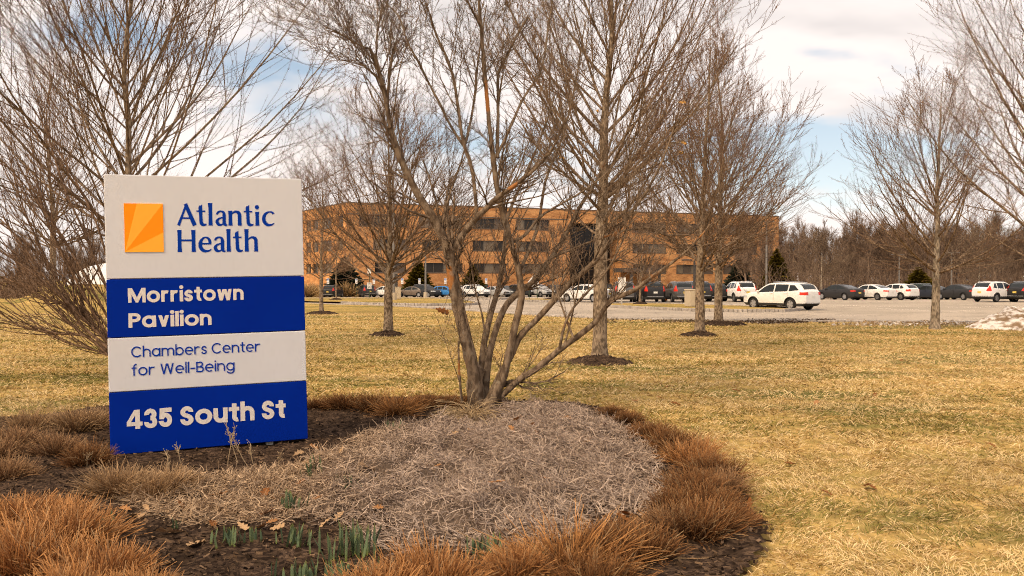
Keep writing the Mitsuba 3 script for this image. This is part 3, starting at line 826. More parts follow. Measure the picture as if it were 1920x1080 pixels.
lab('woodland', 'brown leafless woods closing the view beyond the parking lot', 'woods', kind='stuff')
# undergrowth at the foot of the woods: thin upright stems
N = 3400
y = np.r_[rng.uniform(104, 150, N), rng.uniform(80, 120, 1500)]; x = np.r_[rng.uniform(.25, .72, N) * y[:N] + 2, -rng.uniform(.515, .72, 1500) * y[N:] - 2]
H = rng.uniform(1.5, 4.8, len(x)) * np.r_[np.ones(N), .7 * np.ones(1500)]
b = np.column_stack([x, y, hz(x, y) - .1])
d = rng.normal(size=(len(x), 3)) * [.3, .3, 0] + [0, 0, 1]
pp = b[:, None] + d[:, None] * (np.linspace(0, 1, 3)[None, :, None] * H[:, None, None])
P2, R2 = sprout(rng, pp, np.tile([[.035, .025, .015]], (len(x), 1)), 3, .2, 1, (.4, .9), lambda t, i: H[i] * .4, 3, .2, .1, .6, .5, .012)
lab(put('undergrowth', join([tubes(pp, np.tile([[.035, .025, .015]], (len(x), 1)), 3), tubes(P2, R2, 3)]), 'wood_far', smooth=True), 'tangled brown brush along the foot of the woods', 'brush', kind='stuff')


def conifer(label, base, H, R, bsdf, seed, n=2600):
    rng = np.random.default_rng(seed)
    k = thing('evergreen_tree', label, 'tree')
    put('trunk', cyl(base, base + [0, 0, H * .95], .14, .02, 8), 'bark_limb', k)
    h = 1 - np.sqrt(rng.random(n)); h = .04 + .96 * h
    a = rng.uniform(0, 2 * np.pi, n)
    r = R * (1 - h) ** .85 * rng.uniform(.45, 1.08, n) * (1 + .18 * np.sin(h * 60 + a * 3))
    d = np.stack([np.cos(a), np.sin(a), np.full(n, -.12)], 1)
    c = base + np.stack([r * np.cos(a), r * np.sin(a), h * H], 1)
    L = R * rng.uniform(.16, .34, n) * (1.15 - .6 * h)
    d = nrm(d + rng.normal(size=d.shape) * .25 + [0, 0, .35])
    pl = np.stack([c - d * L[:, None] * .7, c, c + d * L[:, None] * .6], 1)
    v, f = ribbons(pl, np.stack([L * .25, L * .45, L * .05], 1), None, rng)
    v2, f2 = ribbons(pl, np.stack([L * .2, L * .4, L * .05], 1), None, rng)
    put('crown', join([(v, f), (v2, f2)]), bsdf, k)


conifer('dark blue green spruce left of the row of parked cars', P(646, 552, 126) * [1, 1, 0] + [0, 0, -.55], 5.6, 2.9, 'needles_blue', 51, 3600)
conifer('olive green pointed evergreen beside the grey lamp post', P(785, 552, 130) * [1, 1, 0] + [0, 0, -.55], 5.4, 2.3, 'needles_olive', 52, 3600)
conifer('olive evergreen half hidden behind the shrub stems', P(886, 552, 132) * [1, 1, 0] + [0, 0, -.55], 4.6, 2.1, 'needles_olive', 53, 3200)
conifer('dark evergreen behind the pair of maples', P(1386, 552, 118) * [1, 1, 0] + [0, 0, -.55], 5.2, 2.3, 'needles_blue', 54, 3200)
conifer('olive evergreen at the right end of the brick building', P(1456, 552, 112) * [1, 1, 0] + [0, 0, -.5], 6.2, 2.4, 'needles_olive', 55, 3600)
conifer('olive green evergreen behind the lone tree on the right', P(1722, 552, 100) * [1, 1, 0] + [0, 0, -.4], 3.6, 2.2, 'needles_olive', 56, 2600)

# ------------------------------------------------------------------ cars
Mf = m3.Manifold


def to_man(v, f):
    return Mf(m3.Mesh(vert_properties=np.asarray(v, np.float32), tri_verts=np.asarray(f, np.uint32)))


def prism_xz(poly, y0, y1):
    """side-view polygon (x, z) pushed across the car from y0 to y1"""
    return Mf.extrude(m3.CrossSection([np.array(poly, float)], m3.FillRule.NonZero), y1 - y0).rotate([90, 0, 0]).translate([0, y1, 0])


def mbox(x0, x1, y0, y1, z0, z1):
    return Mf.cube([x1 - x0, y1 - y0, z1 - z0]).translate([x0, y0, z0])


def rounded(pts, r):
    p = Polygon(pts).buffer(-r).buffer(r, quad_segs=4)
    c = list(p.exterior.coords)[:-1]
    return c if p.exterior.is_ccw else c[::-1]


CARS = {
    # top line of the body from the tail (x < 0) to the nose, belt height, track, wheel radius and so on
    'suv': dict(L=4.65, W=1.87, top=[(-2.325, .95), (-2.28, 1.12), (-2.12, 1.22), (-1.78, 1.57), (-1.45, 1.655), (-.5, 1.69), (.25, 1.655), (.62, 1.50), (1.18, 1.12), (1.5, 1.06), (2.05, .98), (2.27, .80), (2.325, .62)],
                belt=(1.08, 1.0), zb=.24, wx=(-1.34, 1.36), wr=.355, trim=True, clad=.47,
                side=[[(-1.72, 1.18), (-1.20, 1.14), (-1.20, 1.55), (-1.42, 1.55)], [(-1.12, 1.14), (-.28, 1.10), (-.28, 1.585), (-1.12, 1.57)], [(-.20, 1.10), (.98, 1.07), (.52, 1.44), (.18, 1.565), (-.20, 1.585)]],
                tail=[(.60, .92), (.66, 1.10), (.64, 1.42), (.72, 1.42), (.80, 1.22), (.95, 1.08), (.95, .92)], rail=True),
    'wagon': dict(L=4.85, W=1.88, top=[(-2.425, .95), (-2.39, 1.15), (-2.26, 1.24), (-1.98, 1.56), (-1.65, 1.64), (-.5, 1.68), (.35, 1.64), (.72, 1.48), (1.28, 1.12), (1.6, 1.06), (2.12, .97), (2.36, .8), (2.425, .62)],
                  belt=(1.10, 1.0), zb=.25, wx=(-1.42, 1.42), wr=.36, trim=True, clad=.42,
                  side=[[(-2.0, 1.22), (-1.28, 1.15), (-1.28, 1.53), (-1.62, 1.53)], [(-1.2, 1.15), (-.22, 1.11), (-.22, 1.575), (-1.2, 1.56)], [(-.14, 1.11), (1.08, 1.07), (.62, 1.42), (.26, 1.56), (-.14, 1.575)]],
                  tail=[(.48, .93), (.48, 1.11), (.95, 1.11), (.95, .93)], rail=True),
    'sedan': dict(L=4.75, W=1.83, top=[(-2.375, .85), (-2.33, 1.02), (-2.2, 1.07), (-1.72, 1.11), (-1.15, 1.30), (-.6, 1.43), (-.1, 1.465), (.4, 1.42), (.78, 1.26), (1.2, 1.02), (1.55, .97), (2.1, .85), (2.32, .68), (2.375, .52)],
                  belt=(.98, .92), zb=.2, wx=(-1.36, 1.42), wr=.335, trim=False, clad=.3,
                  side=[[(-1.42, 1.05), (-.32, 1.0), (-.32, 1.375), (-.62, 1.365), (-1.02, 1.24)], [(-.24, 1.0), (1.0, .98), (.62, 1.22), (.32, 1.36), (-.24, 1.38)]],
                  tail=[(.5, .80), (.52, .93), (.92, .95), (.92, .80)], rail=False),
    'compact': dict(L=4.25, W=1.79, top=[(-2.125, .85), (-2.1, 1.05), (-1.98, 1.12), (-1.68, 1.38), (-1.35, 1.49), (-.5, 1.535), (.1, 1.50), (.55, 1.34), (1.08, 1.03), (1.4, .98), (1.9, .86), (2.08, .7), (2.125, .55)],
                    belt=(1.0, .94), zb=.22, wx=(-1.22, 1.3), wr=.335, trim=True, clad=.38,
                    side=[[(-1.55, 1.12), (-1.1, 1.08), (-1.1, 1.40), (-1.3, 1.38)], [(-1.03, 1.08), (-.28, 1.03), (-.28, 1.44), (-1.03, 1.42)], [(-.20, 1.03), (.86, 1.0), (.45, 1.28), (.12, 1.42), (-.20, 1.44)]],
                    tail=[(.58, .84), (.60, 1.06), (.92, 1.0), (.92, .84)], rail=False),
}


def build_car(c):
    """the parts of a car that drives towards +x: {part: [(mesh, role), ...]}"""
    L, W = c['L'], c['W']
    top = PchipInterpolator(*np.array(c['top']).T)
    xs = np.unique(np.concatenate([np.linspace(-L / 2, L / 2, 42), [p[0] for p in c['top']], [-L / 2 + .03, L / 2 - .03]]))
    bm = len(xs)
    belt = np.interp(xs, [-L / 2, L / 2], c['belt'])
    zt = top(xs)
    e = np.abs(xs) / (L / 2)
    hw = W / 2 * (1 - .30 * np.clip((e - .62) / .38, 0, 1) ** 2.6)
    zb = c['zb'] + .16 * np.clip((e - .86) / .14, 0, 1) ** 1.5
    bl = np.minimum(belt, zt - .03)
    gh = np.clip((zt - bl) / .6, 0, 1)
    V = []
    fr = np.array([0, .25, .5, .75, .9, 1.0])
    for i in range(bm):
        w, b0, b1, t = hw[i], zb[i], bl[i], zt[i]
        m = b0 + (b1 - b0) * .55
        half = [(0, b0), (w * .86, b0), (w * .965, b0 + .05), (w * .985, b0 + (b1 - b0) * .3), (w, m), (w * .992, b0 + (b1 - b0) * .8), (w * .97, b1 - .015)]
        if t - b1 < .12:
            half += [(w * (.955 - .10 * q), b1 + (t - b1) * .75 * q ** .7) for q in fr[1:]] + [(w * .6, t - (t - b1) * .12), (w * .3, t)]
        else:
            wr = w * (.955 - .225 * gh[i])
            half += [(w * .945 + (wr - w * .945) * q ** 1.25, b1 + (t - .055 - b1) * q) for q in fr[1:]] + [(wr * .86, t - .016), (wr * .45, t)]
        half += [(0, t + .004)]
        half = np.array(half)
        full = np.vstack([half, half[-2:0:-1] * [-1, 1]])
        V.append(np.column_stack([np.full(len(full), xs[i]), full]))
    ns = len(V[0]); V = np.array(V)
    i = (np.arange(bm - 1)[:, None] * ns + np.arange(ns)[None]).ravel(); j = (np.arange(bm - 1)[:, None] * ns + (np.arange(ns)[None] + 1) % ns).ravel()
    f = np.vstack([np.stack([i, i + ns, j + ns], 1), np.stack([i, j + ns, j], 1)])
    f = np.vstack([f, [[0, k, k + 1] for k in range(1, ns - 1)], [[(bm - 1) * ns, (bm - 1) * ns + k + 1, (bm - 1) * ns + k] for k in range(1, ns - 1)]])
    tm = trimesh.Trimesh(V.reshape(-1, 3), f, process=True)
    trimesh.repair.fix_normals(tm)
    body = to_man(tm.vertices, tm.faces)
    if body.volume() < 0:
        body = to_man(tm.vertices, tm.faces[:, ::-1])
    whole = body
    mid = .95

    def grown(k):
        return whole.translate([0, 0, -mid]).scale([1 + k * .6, 1 + k, 1 + k]).translate([0, 0, mid])
    slim, fat = grown(-.022), grown(.005)
    out = {}

    def part(name, man, role, **kw):
        if not man.is_empty():
            out.setdefault(name, []).append((man, role))
    cuts = []
    for poly in c['side']:
        for s in (-1, 1):
            pr = prism_xz(rounded(poly if Polygon(poly).exterior.is_ccw else poly[::-1], .03), .25 if s > 0 else -1.2, 1.2 if s > 0 else -.25)
            part('side_window', slim ^ pr, 'car_glass'); cuts.append(pr)
    # windscreen and rear window: bands of the roof line
    tops = np.array(c['top'])

    def slope(x0, x1, inset):
        x = np.linspace(x0, x1, 9)
        z = top(x)
        return [(a, b + .03) for a, b in zip(x, z)] + [(a, b - inset) for a, b in zip(x[::-1], z[::-1])]
    gx = [p[0] for p in c['side'][-1]]
    ws0 = tops[np.argmax(tops[:, 1])][0]
    f0 = c['top'][-6][0] - .01; f1 = [p for p in c['top'] if p[0] > ws0 + .3][0][0] + .06
    part('windscreen', slim ^ prism_xz(slope(f1, f0, .07)[::-1], -.70, .70), 'car_glass')
    cuts.append(prism_xz(slope(f1, f0, .07)[::-1], -.62, .62))
    r0, r1 = (c['top'][2][0] + .03, c['top'][4][0] - .12) if c is not CARS['sedan'] else (-1.62, -.78)
    part('rear_window', slim ^ prism_xz(slope(r0, r1, .07)[::-1], -.66, .66), 'car_glass')
    cuts.append(prism_xz(slope(r0, r1, .07)[::-1], -.60, .60))
    wr = c['wr']
    for x in c['wx']:
        for s in (-1, 1):
            cyl_ = Mf.cylinder(.5, wr + .055, circular_segments=28).rotate([90, 0, 0]).translate([x, (W / 2 + .1) if s > 0 else -(W / 2 - .4), wr])
            cuts.append(cyl_)
    for cu in cuts:
        body = body - cu
    for poly in c['side'][1:]:
        xr = min(p[0] for p in poly) - .04
        for s in (-1, 1):
            body = body - mbox(xr - .012, xr + .012, .70 if s > 0 else -1.2, 1.2 if s > 0 else -.70, c['zb'] + .24, c['belt'][0])
            hz_ = c['belt'][0] - .10
            hb = mbox(xr + .06, xr + .24, W / 2 - .06 if s > 0 else -W / 2 - .02, W / 2 + .02 if s > 0 else -W / 2 + .06, hz_, hz_ + .035)
            out.setdefault('door_handle', []).append((hb, 'paint'))
    x0, x1 = -L / 2, L / 2
    inner = mbox(c['wx'][0] - wr - .1, c['wx'][1] + wr + .1, -W / 2 + .24, W / 2 - .24, c['zb'] + .02, c['zb'] + .25)
    part('body', body, 'paint')
    trim = fat ^ mbox(-3, 3, -2, 2, 0, c['clad'])
    for x in c['wx']:
        trim = trim - Mf.cylinder(3, wr + .055, circular_segments=28).rotate([90, 0, 0]).translate([x, 1.5, wr])
    if c['trim']:
        arches = None
        for x in c['wx']:
            for s in (0, 1):
                rg = (Mf.cylinder(.24, wr + .10, circular_segments=28) - Mf.cylinder(.24, wr + .052, circular_segments=28)).rotate([90, 0, 0]).translate([x, W / 2 + .02 if s else -W / 2 + .22, wr])
                trim = trim + (rg ^ fat)
    part('lower_trim', trim + inner, 'car_trim')
    lens = fat ^ mbox(x0 - .1, x0 + .42, -2, 2, 0, 2)
    for s in (-1, 1):
        tl = np.array(c['tail']) * [s, 1]
        cs = m3.CrossSection([tl if Polygon(tl).exterior.is_ccw else tl[::-1]], m3.FillRule.NonZero)
        pr = Mf.extrude(cs, 1).rotate([90, 0, 90]).translate([x0 - .3, 0, 0])
        part('tail_light', (fat ^ pr ^ mbox(x0 - .3, x0 + .36, -2, 2, 0, 2)) - slim, 'lens_red')
        zz = float(top(x1 - .33))
        hp = mbox(x1 - .5, x1 + .1, .45 * s if s > 0 else -.95, .95 if s > 0 else -.45, zz - .25, zz - .10)
        part('headlight', (fat ^ hp) - slim, 'lens_clear')
    g = mbox(x1 - .3, x1 + .1, -.52, .52, .50, .70) + mbox(x1 - .3, x1 + .1, -.62, .62, .27, .42)
    part('grille', (grown(.006) ^ g) - slim, 'car_trim')
    zp = float(c['tail'][0][1]) - .10
    sec = (whole ^ mbox(-3, 0, -.03, .03, zp - .06, zp + .06)).bounding_box()
    part('licence_plate', mbox(sec[0] - .012, sec[0] + .06, -.16, .16, zp - .075, zp + .075), 'plate')
    part('bumper_strip', (grown(.009) ^ mbox(x0 - .1, x0 + .3, -.7, .7, c['clad'] + .02, c['clad'] + .06)) - slim, 'chrome' if c['trim'] else 'car_trim')
    for s in (-1, 1):
        mx = c['side'][-1][1][0] - .1
        ell = Mf.sphere(1, 14).scale([.075, .11, .08]).translate([mx, s * (W / 2 + .06), c['side'][-1][1][1] + .06])
        part('mirror', ell, 'paint')
        if c['rail']:
            rx = np.linspace(-1.5, .1, 8)
            pts = np.column_stack([rx, np.full(8, s * W / 2 * .66), top(rx) + .035])
            v, fq = tubes(pts[None], np.full((1, 8), .022), 6, cap=True)
            out.setdefault('roof_rail', []).append(((v, fq), 'chrome'))
    prof = np.array([[wr * .66, -.1], [wr * .94, -.105], [wr, -.07], [wr, .07], [wr * .94, .105], [wr * .66, .1], [wr * .66, -.1]])
    ty = trimesh.creation.revolve(prof, sections=26)
    sp = unary_union([Point(0, 0).buffer(.075)] + [Polygon([(0, -.055), (wr * .66, -.075), (wr * .66, .075), (0, .055)]) for _ in (0,)])
    spokes = unary_union([shapely.affinity.rotate(sp, 72 * k, origin=(0, 0)) for k in range(5)] + [Point(0, 0).buffer(wr * .68).difference(Point(0, 0).buffer(wr * .58))])
    rim = extr(spokes.simplify(.003), .03, .05)
    hub = trimesh.creation.cylinder(wr * .64, .06, sections=20)
    return out, (ty, rim, hub)


ROLE = {'paint': None}
built = {}
for nm, c in CARS.items():
    parts, wheel = build_car(c)
    pl = {p: [(mikit.ply(m, None, 32), r) for m, r in ms] for p, ms in parts.items()}
    built[nm] = (c, pl, [mikit.ply(w, None, 30) for w in wheel])


def car(model, paint, label, px, py, psi, plate='plate_yellow', group='cars standing in the parking lot', category='car', back=.9, z=None):
    c, pl, wheel = built[model]
    k = thing('parked_car', label, category, group)
    p = G(px, py)
    d = nrm(p[:2]) * back
    p = np.array([p[0] + d[0], p[1] + d[1], 0]); p[2] = hz(p[0], p[1]) - .12
    to = T().translate(p.tolist()).rotate([0, 0, 1], psi)
    for part, ms in pl.items():
        for m, role in ms:
            put(part, m, 'paint_' + paint if role == 'paint' else plate if role == 'plate' else role, k, to=to)
    for x in c['wx']:
        for s in (-1, 1):
            w = key('wheel', k)
            wt = to @ T().translate([x, s * (c['W'] / 2 - .12), c['wr']]).rotate([1, 0, 0], -90 * s)
            put('tyre', wheel[0], 'tyre', w, to=wt); put('rim', wheel[1], 'rim', w, to=wt); put('hub', wheel[2], 'pole_grey', w, to=wt)
    return k


# the nearest row to the right of the shrub
car('wagon', 'white', 'white wagon with square red tail lights parked nearest the camera beside the grass island', 1464, 577.5, 124, 'plate_white', back=1.1)
car('suv', 'white', 'white SUV half hidden behind the front of the near white wagon', 1385, 563, 95)
car('compact', 'black', 'black hatchback with red lights between the two maple trunks', 1335, 562, 94)
car('suv', 'charcoal', 'dark SUV hidden behind the left maple trunk of the pair', 1306, 562.5, 92)
car('suv', 'grey', 'grey SUV with tall red tail lights and yellow plate left of the maple pair', 1272, 564, 93)
car('suv', 'black', 'black SUV with white plate and silver bumper strip behind the thin sapling', 1219, 564, 92, 'plate_white')
car('suv', 'grey', 'grey SUV behind the tall white board', 1168, 564, 88)
car('sedan', 'white', 'white sedan seen side-on left of the pale mottled maple trunk', 1100, 564, 137, back=1.0)
for px, py, m, pt, lb, ps in ((1255, 547.5, 'suv', 'white', 'white SUV of which only the roof shows over the grey SUV', 90), (1392, 547.5, 'suv', 'white', 'white SUV showing its roof behind the half hidden white SUV', 90),
                              (1425, 548.5, 'sedan', 'charcoal', 'dark sedan roof left of the near white wagon in the second row', 90), (1232, 548, 'suv', 'silver', 'silver SUV roof over the black SUV in the second row', 92),
                              (1290, 548, 'suv', 'charcoal', 'dark SUV in the second row seen beside the left maple trunk', 92), (1135, 549, 'suv', 'charcoal', 'dark SUV behind the white sedan left of the maple trunk', 100),
                              (1092, 549, 'suv', 'black', 'black SUV in the shade of the entrance recess', 100)):
    car(m, pt, lb, px, py, ps)
# the far row on the right
car('sedan', 'charcoal', 'dark grey coupe right of the near white wagon', 1575, 560, 116)
car('compact', 'navy', 'dark car roof showing behind the near white wagon and the dark coupe', 1543, 556, 100)
car('suv', 'charcoal', 'dark SUV behind the gap between the coupe and the white sedan', 1614, 557, 100)
car('sedan', 'white', 'white sedan just right of the dark grey coupe', 1634, 560, 118, 'plate_white')
car('compact', 'white', 'white hatchback overlapping the white sedan in the far row', 1679, 560, 118, 'plate_white')
car('suv', 'green', 'greenish black SUV right of the two white cars', 1716, 558.5, 110)
car('sedan', 'navy', 'dark blue sedan half hidden by the lone grey trunk', 1745, 559, 108)
car('sedan', 'charcoal', 'dark grey sedan right of the lone grey trunk', 1798, 560, 108)
car('suv', 'white', 'white SUV with red corner lights turned to the right, near the snow pile', 1868, 563.5, 29, back=1.2)
car('suv', 'black', 'black SUV cut off by the right edge of the view', 1934, 563.5, 28)
car('suv', 'silver', 'silver van roof behind the dark sedan in the far row', 1822, 552.5, 110)
car('suv', 'white', 'white SUV behind the roof of the right-facing white SUV', 1895, 551, 100)
car('suv', 'white', 'white car behind the far right black SUV', 1922, 552, 40)
# the row in front of the building
cg = 'cars parked in the row below the brick building'
car('suv', 'black', 'black SUV just right of the sign, rear towards the lawn', 624, 556.8, 84, group=cg)
car('sedan', 'white', 'white car peeping out right of the black SUV by the sign', 652, 553.5, 95, group=cg)
car('suv', 'charcoal', 'dark SUV behind the speed limit sign', 687, 555.6, 112, group=cg)
car('compact', 'white', 'white hatchback hidden behind the spreading maple trunk', 722, 555.8, 150, group=cg)
car('sedan', 'bronze', 'bronze sedan left of the dark grey SUV that faces right', 774, 555.6, 158, group=cg)
car('suv', 'charcoal', 'dark grey SUV facing right beside the beige box', 798, 555.8, -38, group=cg, plate='plate_white')
car('compact', 'blue', 'bright blue hatchback among the stems of the shrub', 838, 555.8, -30, group=cg)
car('suv', 'white', 'white SUV facing the lot behind the two left stems', 892, 555.7, -48, group=cg)
car('compact', 'white', 'white hatchback right of the blue one', 862, 554.4, -50, group=cg)
car('sedan', 'silver', 'silver sedan between the middle stems of the shrub', 930, 555.2, -50, group=cg)
car('compact', 'grey', 'grey hatchback deep behind the middle stems', 952, 554.6, -55, group=cg)
car('suv', 'black', 'black SUV seen behind the thickest shrub stem', 975, 555, -60, group=cg)
car('suv', 'silver', 'silver SUV with dark wheel arch right of the middle stems', 1012, 555.2, -55, group=cg)
car('suv', 'charcoal', 'dark SUV with yellow plate right of the silver SUV', 1040, 555, -80, group=cg)
car('sedan', 'silver', 'silver sedan left of the entrance recess', 1066, 554.5, -60, group=cg)
car('suv', 'black', 'black car in the row behind the white SUV among the stems', 906, 551, 95, group=cg)

# ------------------------------------------------------------------ lamp posts, boards, boxes


def text3(name, text, h, bsdf, parent, to, x, y, z, depth=.004, bold=True):
    m = meshkit.text_mesh(text, h, depth, bold)
    b = m.bounds
    m.apply_translation((x - (b[0][0] + b[1][0]) / 2, y, z))
    put(name, m, bsdf, parent, to=to)


def face_to(p, yaw=0.0):
    """local x right, y up, z towards the photographer's side"""
    a = math.radians(yaw)
    m = np.eye(4); m[:3, 0] = [math.cos(a), math.sin(a), 0]; m[:3, 1] = [0, 0, 1]; m[:3, 2] = [math.sin(a), -math.cos(a), 0]; m[:3, 3] = p
    return T(m.tolist())


def ground_at(px, y):
    p = P(px, 540, y); p[2] = float(hz(p[0], p[1])) - .12
    return p


def lamp_post(label, px, y, H, r=.11, arm=1.2, bsdf='pole_grey'):
    k = thing('lamp_post', label, 'lamp post')
    p = ground_at(px, y)
    put('pole', cyl(p, p + [0, 0, H], r * 1.1, r * .75, 12), bsdf, k, smooth=35)
    put('base', cyl(p, p + [0, 0, .75], .28, .27, 14), 'box_beige', k, smooth=35)
    for s in (-1, 1):
        put('lamp_head', cbox(.72, .30, .10, .02, p + [s * .52, 0, H + .03]), bsdf, k)
    return k


lamp_post('tall grey lamp post rising behind the spreading maple left of the shrub', 738, 76, 11.2)
lamp_post('grey lamp post right of the olive pointed evergreen', 798, 118, 5.9, .13)
lamp_post('grey lamp post at the right end of the building', 1437, 104, 9.0, .12)
lamp_post('thin grey lamp post in front of the woods above the white hatchback', 1686, 100, 5.0, .08)
lamp_post('thin grey lamp post in front of the woods right of the lone trunk', 1784, 100, 5.2, .08)
lamp_post('dark lamp post hidden along the left maple trunk of the pair', 1302, 62, 3.2, .10, bsdf='pole_dark')
p = ground_at(742, 96)
k = thing('entrance_pylon', 'dark slim pylon behind the spreading maple trunk', 'pylon')
to = face_to(p)
put('post', cbox(.42, 2.75, .25, .02, (0, 1.37, 0)), 'pole_dark', k, to=to)
put('cap', cbox(.50, .10, .32, .02, (0, 2.803, 0)), 'pole_grey', k, to=to)

for px, y, lb in ((615, 121, 'blue and white parking sign over the black SUV by the sign'), (668, 120, 'blue and white parking sign left of the speed limit sign'), (701, 123, 'blue and white parking sign right of the speed limit sign'),
                  (754, 122, 'blue and white parking sign right of the spreading maple trunk'), (786.5, 122, 'blue and white parking sign above the dark grey SUV'), (911.5, 126, 'blue and white parking sign among the shrub stems'), (697 + 138, 124, 'blue and white parking sign behind the bright blue hatchback')):
    p = ground_at(px, y); to = face_to(p)
    k = thing('parking_sign', lb, 'sign', 'blue and white parking signs in the row below the building')
    put('post', cbox(.06, 2.0, .05, .005, (0, 1.0, -.045)), 'post_green', k, to=to)
    put('board', cbox(.33, .56, .02, .004, (0, 2.30, 0)), 'board_white', k, to=to)
    put('panel', cbox(.24, .26, .012, .003, (0, 2.42, .012)), 'board_blue', k, to=to)
    put('symbol', cat([trimesh.creation.cylinder(.02, .004, transform=trimesh.transformations.translation_matrix((0, 2.51, .02))), extr(unary_union([ln([(0, 2.48), (0, 2.42), (.05, 2.42), (.075, 2.35)], .025), ring(0, 2.39, .062, .062, .018)]), .004, .0185)]), 'board_white', k, to=to)
    put('plate', cbox(.33, .17, .02, .004, (0, 1.90, 0)), 'board_white', k, to=to)

p = ground_at(692.5, 104); to = face_to(p)
k = thing('speed_sign', 'white speed limit sign on a green post with a second white board above', 'sign')
put('post', cbox(.08, 3.6, .06, .006, (0, 1.75, -.05)), 'post_green', k, to=to)
put('board', cbox(.52, .72, .02, .005, (0, 1.55, 0)), 'board_white', k, to=to)
put('upper_board', cbox(.42, .62, .02, .005, (0, 3.28, 0)), 'board_white', k, to=to)
text3('lettering', 'SPEED', .10, 'print_black', k, to, 0, 1.77, .011)
text3('lettering', 'LIMIT', .10, 'print_black', k, to, 0, 1.63, .011)
text3('lettering', '10', .28, 'print_black', k, to, 0, 1.27, .011)

p = ground_at(1000, 98); to = face_to(p, 12)
k = thing('notice_board', 'white slanting notice board between the shrub stems', 'sign')
for x in (-.45, .45):
    put('post', cbox(.08, 1.6, .06, .006, (x, .75, -.05)), 'post_green', k, to=to)
put('board', extr(Polygon([(-.62, 1.15), (.62, 1.35), (.62, 2.35), (.1, 2.75), (-.62, 1.9)]), .04, -.02), 'board_white', k, to=to)
text3('lettering', 'NO', .24, 'print_black', k, to, .18, 1.72, .021)

p = ground_at(1166, 62); to = face_to(p, 5)
k = thing('notice_board', 'tall blank white board on a thin post left of the black SUV', 'sign')
put('post', cbox(.10, 1.9, .08, .008, (0, .95, -.07)), 'galvanised', k, to=to)
put('board', cbox(.56, 1.05, .06, .012, (0, 1.48, 0)), 'board_white', k, to=to)

for px, py, w, h, lb in ((742, 561, .95, 1.02, 'beige utility box on the left grass island behind the spreading maple trunk'), (1303, 575, .66, 1.05, 'beige utility box on the grass island behind the left maple of the pair')):
    p = G(px, py); to = face_to(p, 8)
    k = thing('utility_box', lb, 'utility box')
    put('cabinet', cbox(w, h, 1.1, .03, (0, h / 2, -.55)), 'box_beige', k, to=to)
    put('lid', cbox(w + .06, .07, 1.16, .015, (0, h + .037, -.55)), 'box_beige', k, to=to)
    for s in (-1, 1):
        put('door', cbox(w / 2 - .05, h - .14, .02, .006, (s * w / 4, h / 2, .012)), 'box_beige', k, to=to)
p = G(1249, 563); to = T().translate(p.tolist())
k = thing('safety_cone', 'tiny orange safety cone beside the wheel of the grey SUV', 'cone')
put('cone', cyl(p, p + [0, 0, .3], .11, .02, 12), 'safety_orange', k)
put('base', cbox(.3, .3, .04, .01, p + [0, 0, .01]), 'safety_orange', k)

# ------------------------------------------------------------------ left background: berm, pale hall
gx, gy = np.meshgrid(np.linspace(-1, 1, 40), np.linspace(-1, 1, 24))
rr = np.sqrt(gx ** 2 + gy ** 2)
bz = 1.62 * np.clip(1 - rr ** 2, 0, 1) ** 1.3 * (1 + .25 * (meshkit.fbm(np.stack([gx * 3, gy * 3, gx * 0], -1), 3, 4) - .5)) - .15
bc = P(168, 540, 70)
bv = np.column_stack([(gx * 5.2 + bc[0]).ravel(), (gy * 9 + bc[1]).ravel(), bz.ravel()])
q = (np.arange(23)[:, None] * 40 + np.arange(39)[None]).ravel()
lab(put('grassy_mound', (bv, np.vstack([np.stack([q, q + 1, q + 41], 1), np.stack([q, q + 41, q + 40], 1)])), 'lawn_soil', smooth=True), 'low tan grassy mound at the left', kind='structure')
hb = P(214, 540, 96)
k = thing('white_dome', 'pale white dome glimpsed behind the grassy mound left of the sign', 'dome')
th, ph = np.meshgrid(np.linspace(0, 2 * np.pi, 49), np.linspace(0, np.pi / 2, 14))
rib = 1 + .012 * (np.cos(th * 24) > .3) * np.cos(ph)
dv = np.column_stack([(hb[0] + 5.0 * np.cos(th) * np.cos(ph) * rib).ravel(), (hb[1] + 5.0 * np.sin(th) * np.cos(ph) * rib).ravel(), (-.35 + 3.9 * np.sin(ph) ** .9).ravel()])
q = (np.arange(13)[:, None] * 49 + np.arange(48)[None]).ravel()
put('shell', (dv, np.vstack([np.stack([q, q + 1, q + 50], 1), np.stack([q, q + 50, q + 49], 1)])), 'board_white', k, smooth=True)
put('skirt', cyl([hb[0], hb[1], -.5], [hb[0], hb[1], -.05], 5.12, 5.12, 48), 'pole_grey', k)

# ------------------------------------------------------------------ the many-stemmed shrub in the bed
rng = np.random.default_rng(61)
SB = G(900, 768)
YS = SB[1]
MPP = YS / FPX


def spline(p, n):
    p = np.asarray(p, float)
    s = np.r_[0, np.cumsum(np.linalg.norm(np.diff(p[:, :3], axis=0), axis=1))]
    return PchipInterpolator(s, p)(np.linspace(0, s[-1], n))


def traced(pts, y0, y1, Y=YS):
    """(x, y, z, radius) along a stem given as (column, row, width) in the photograph, leaning from depth y0 to y1"""
    out = []
    r0, r1 = pts[0][1], pts[-1][1]
    for i, (px, py, w) in enumerate(pts):
        t = i / (len(pts) - 1)
        out.append([*P(px, py, Y + y0 + (y1 - y0) * t), w * .36 * Y / FPX])
    return np.array(out)


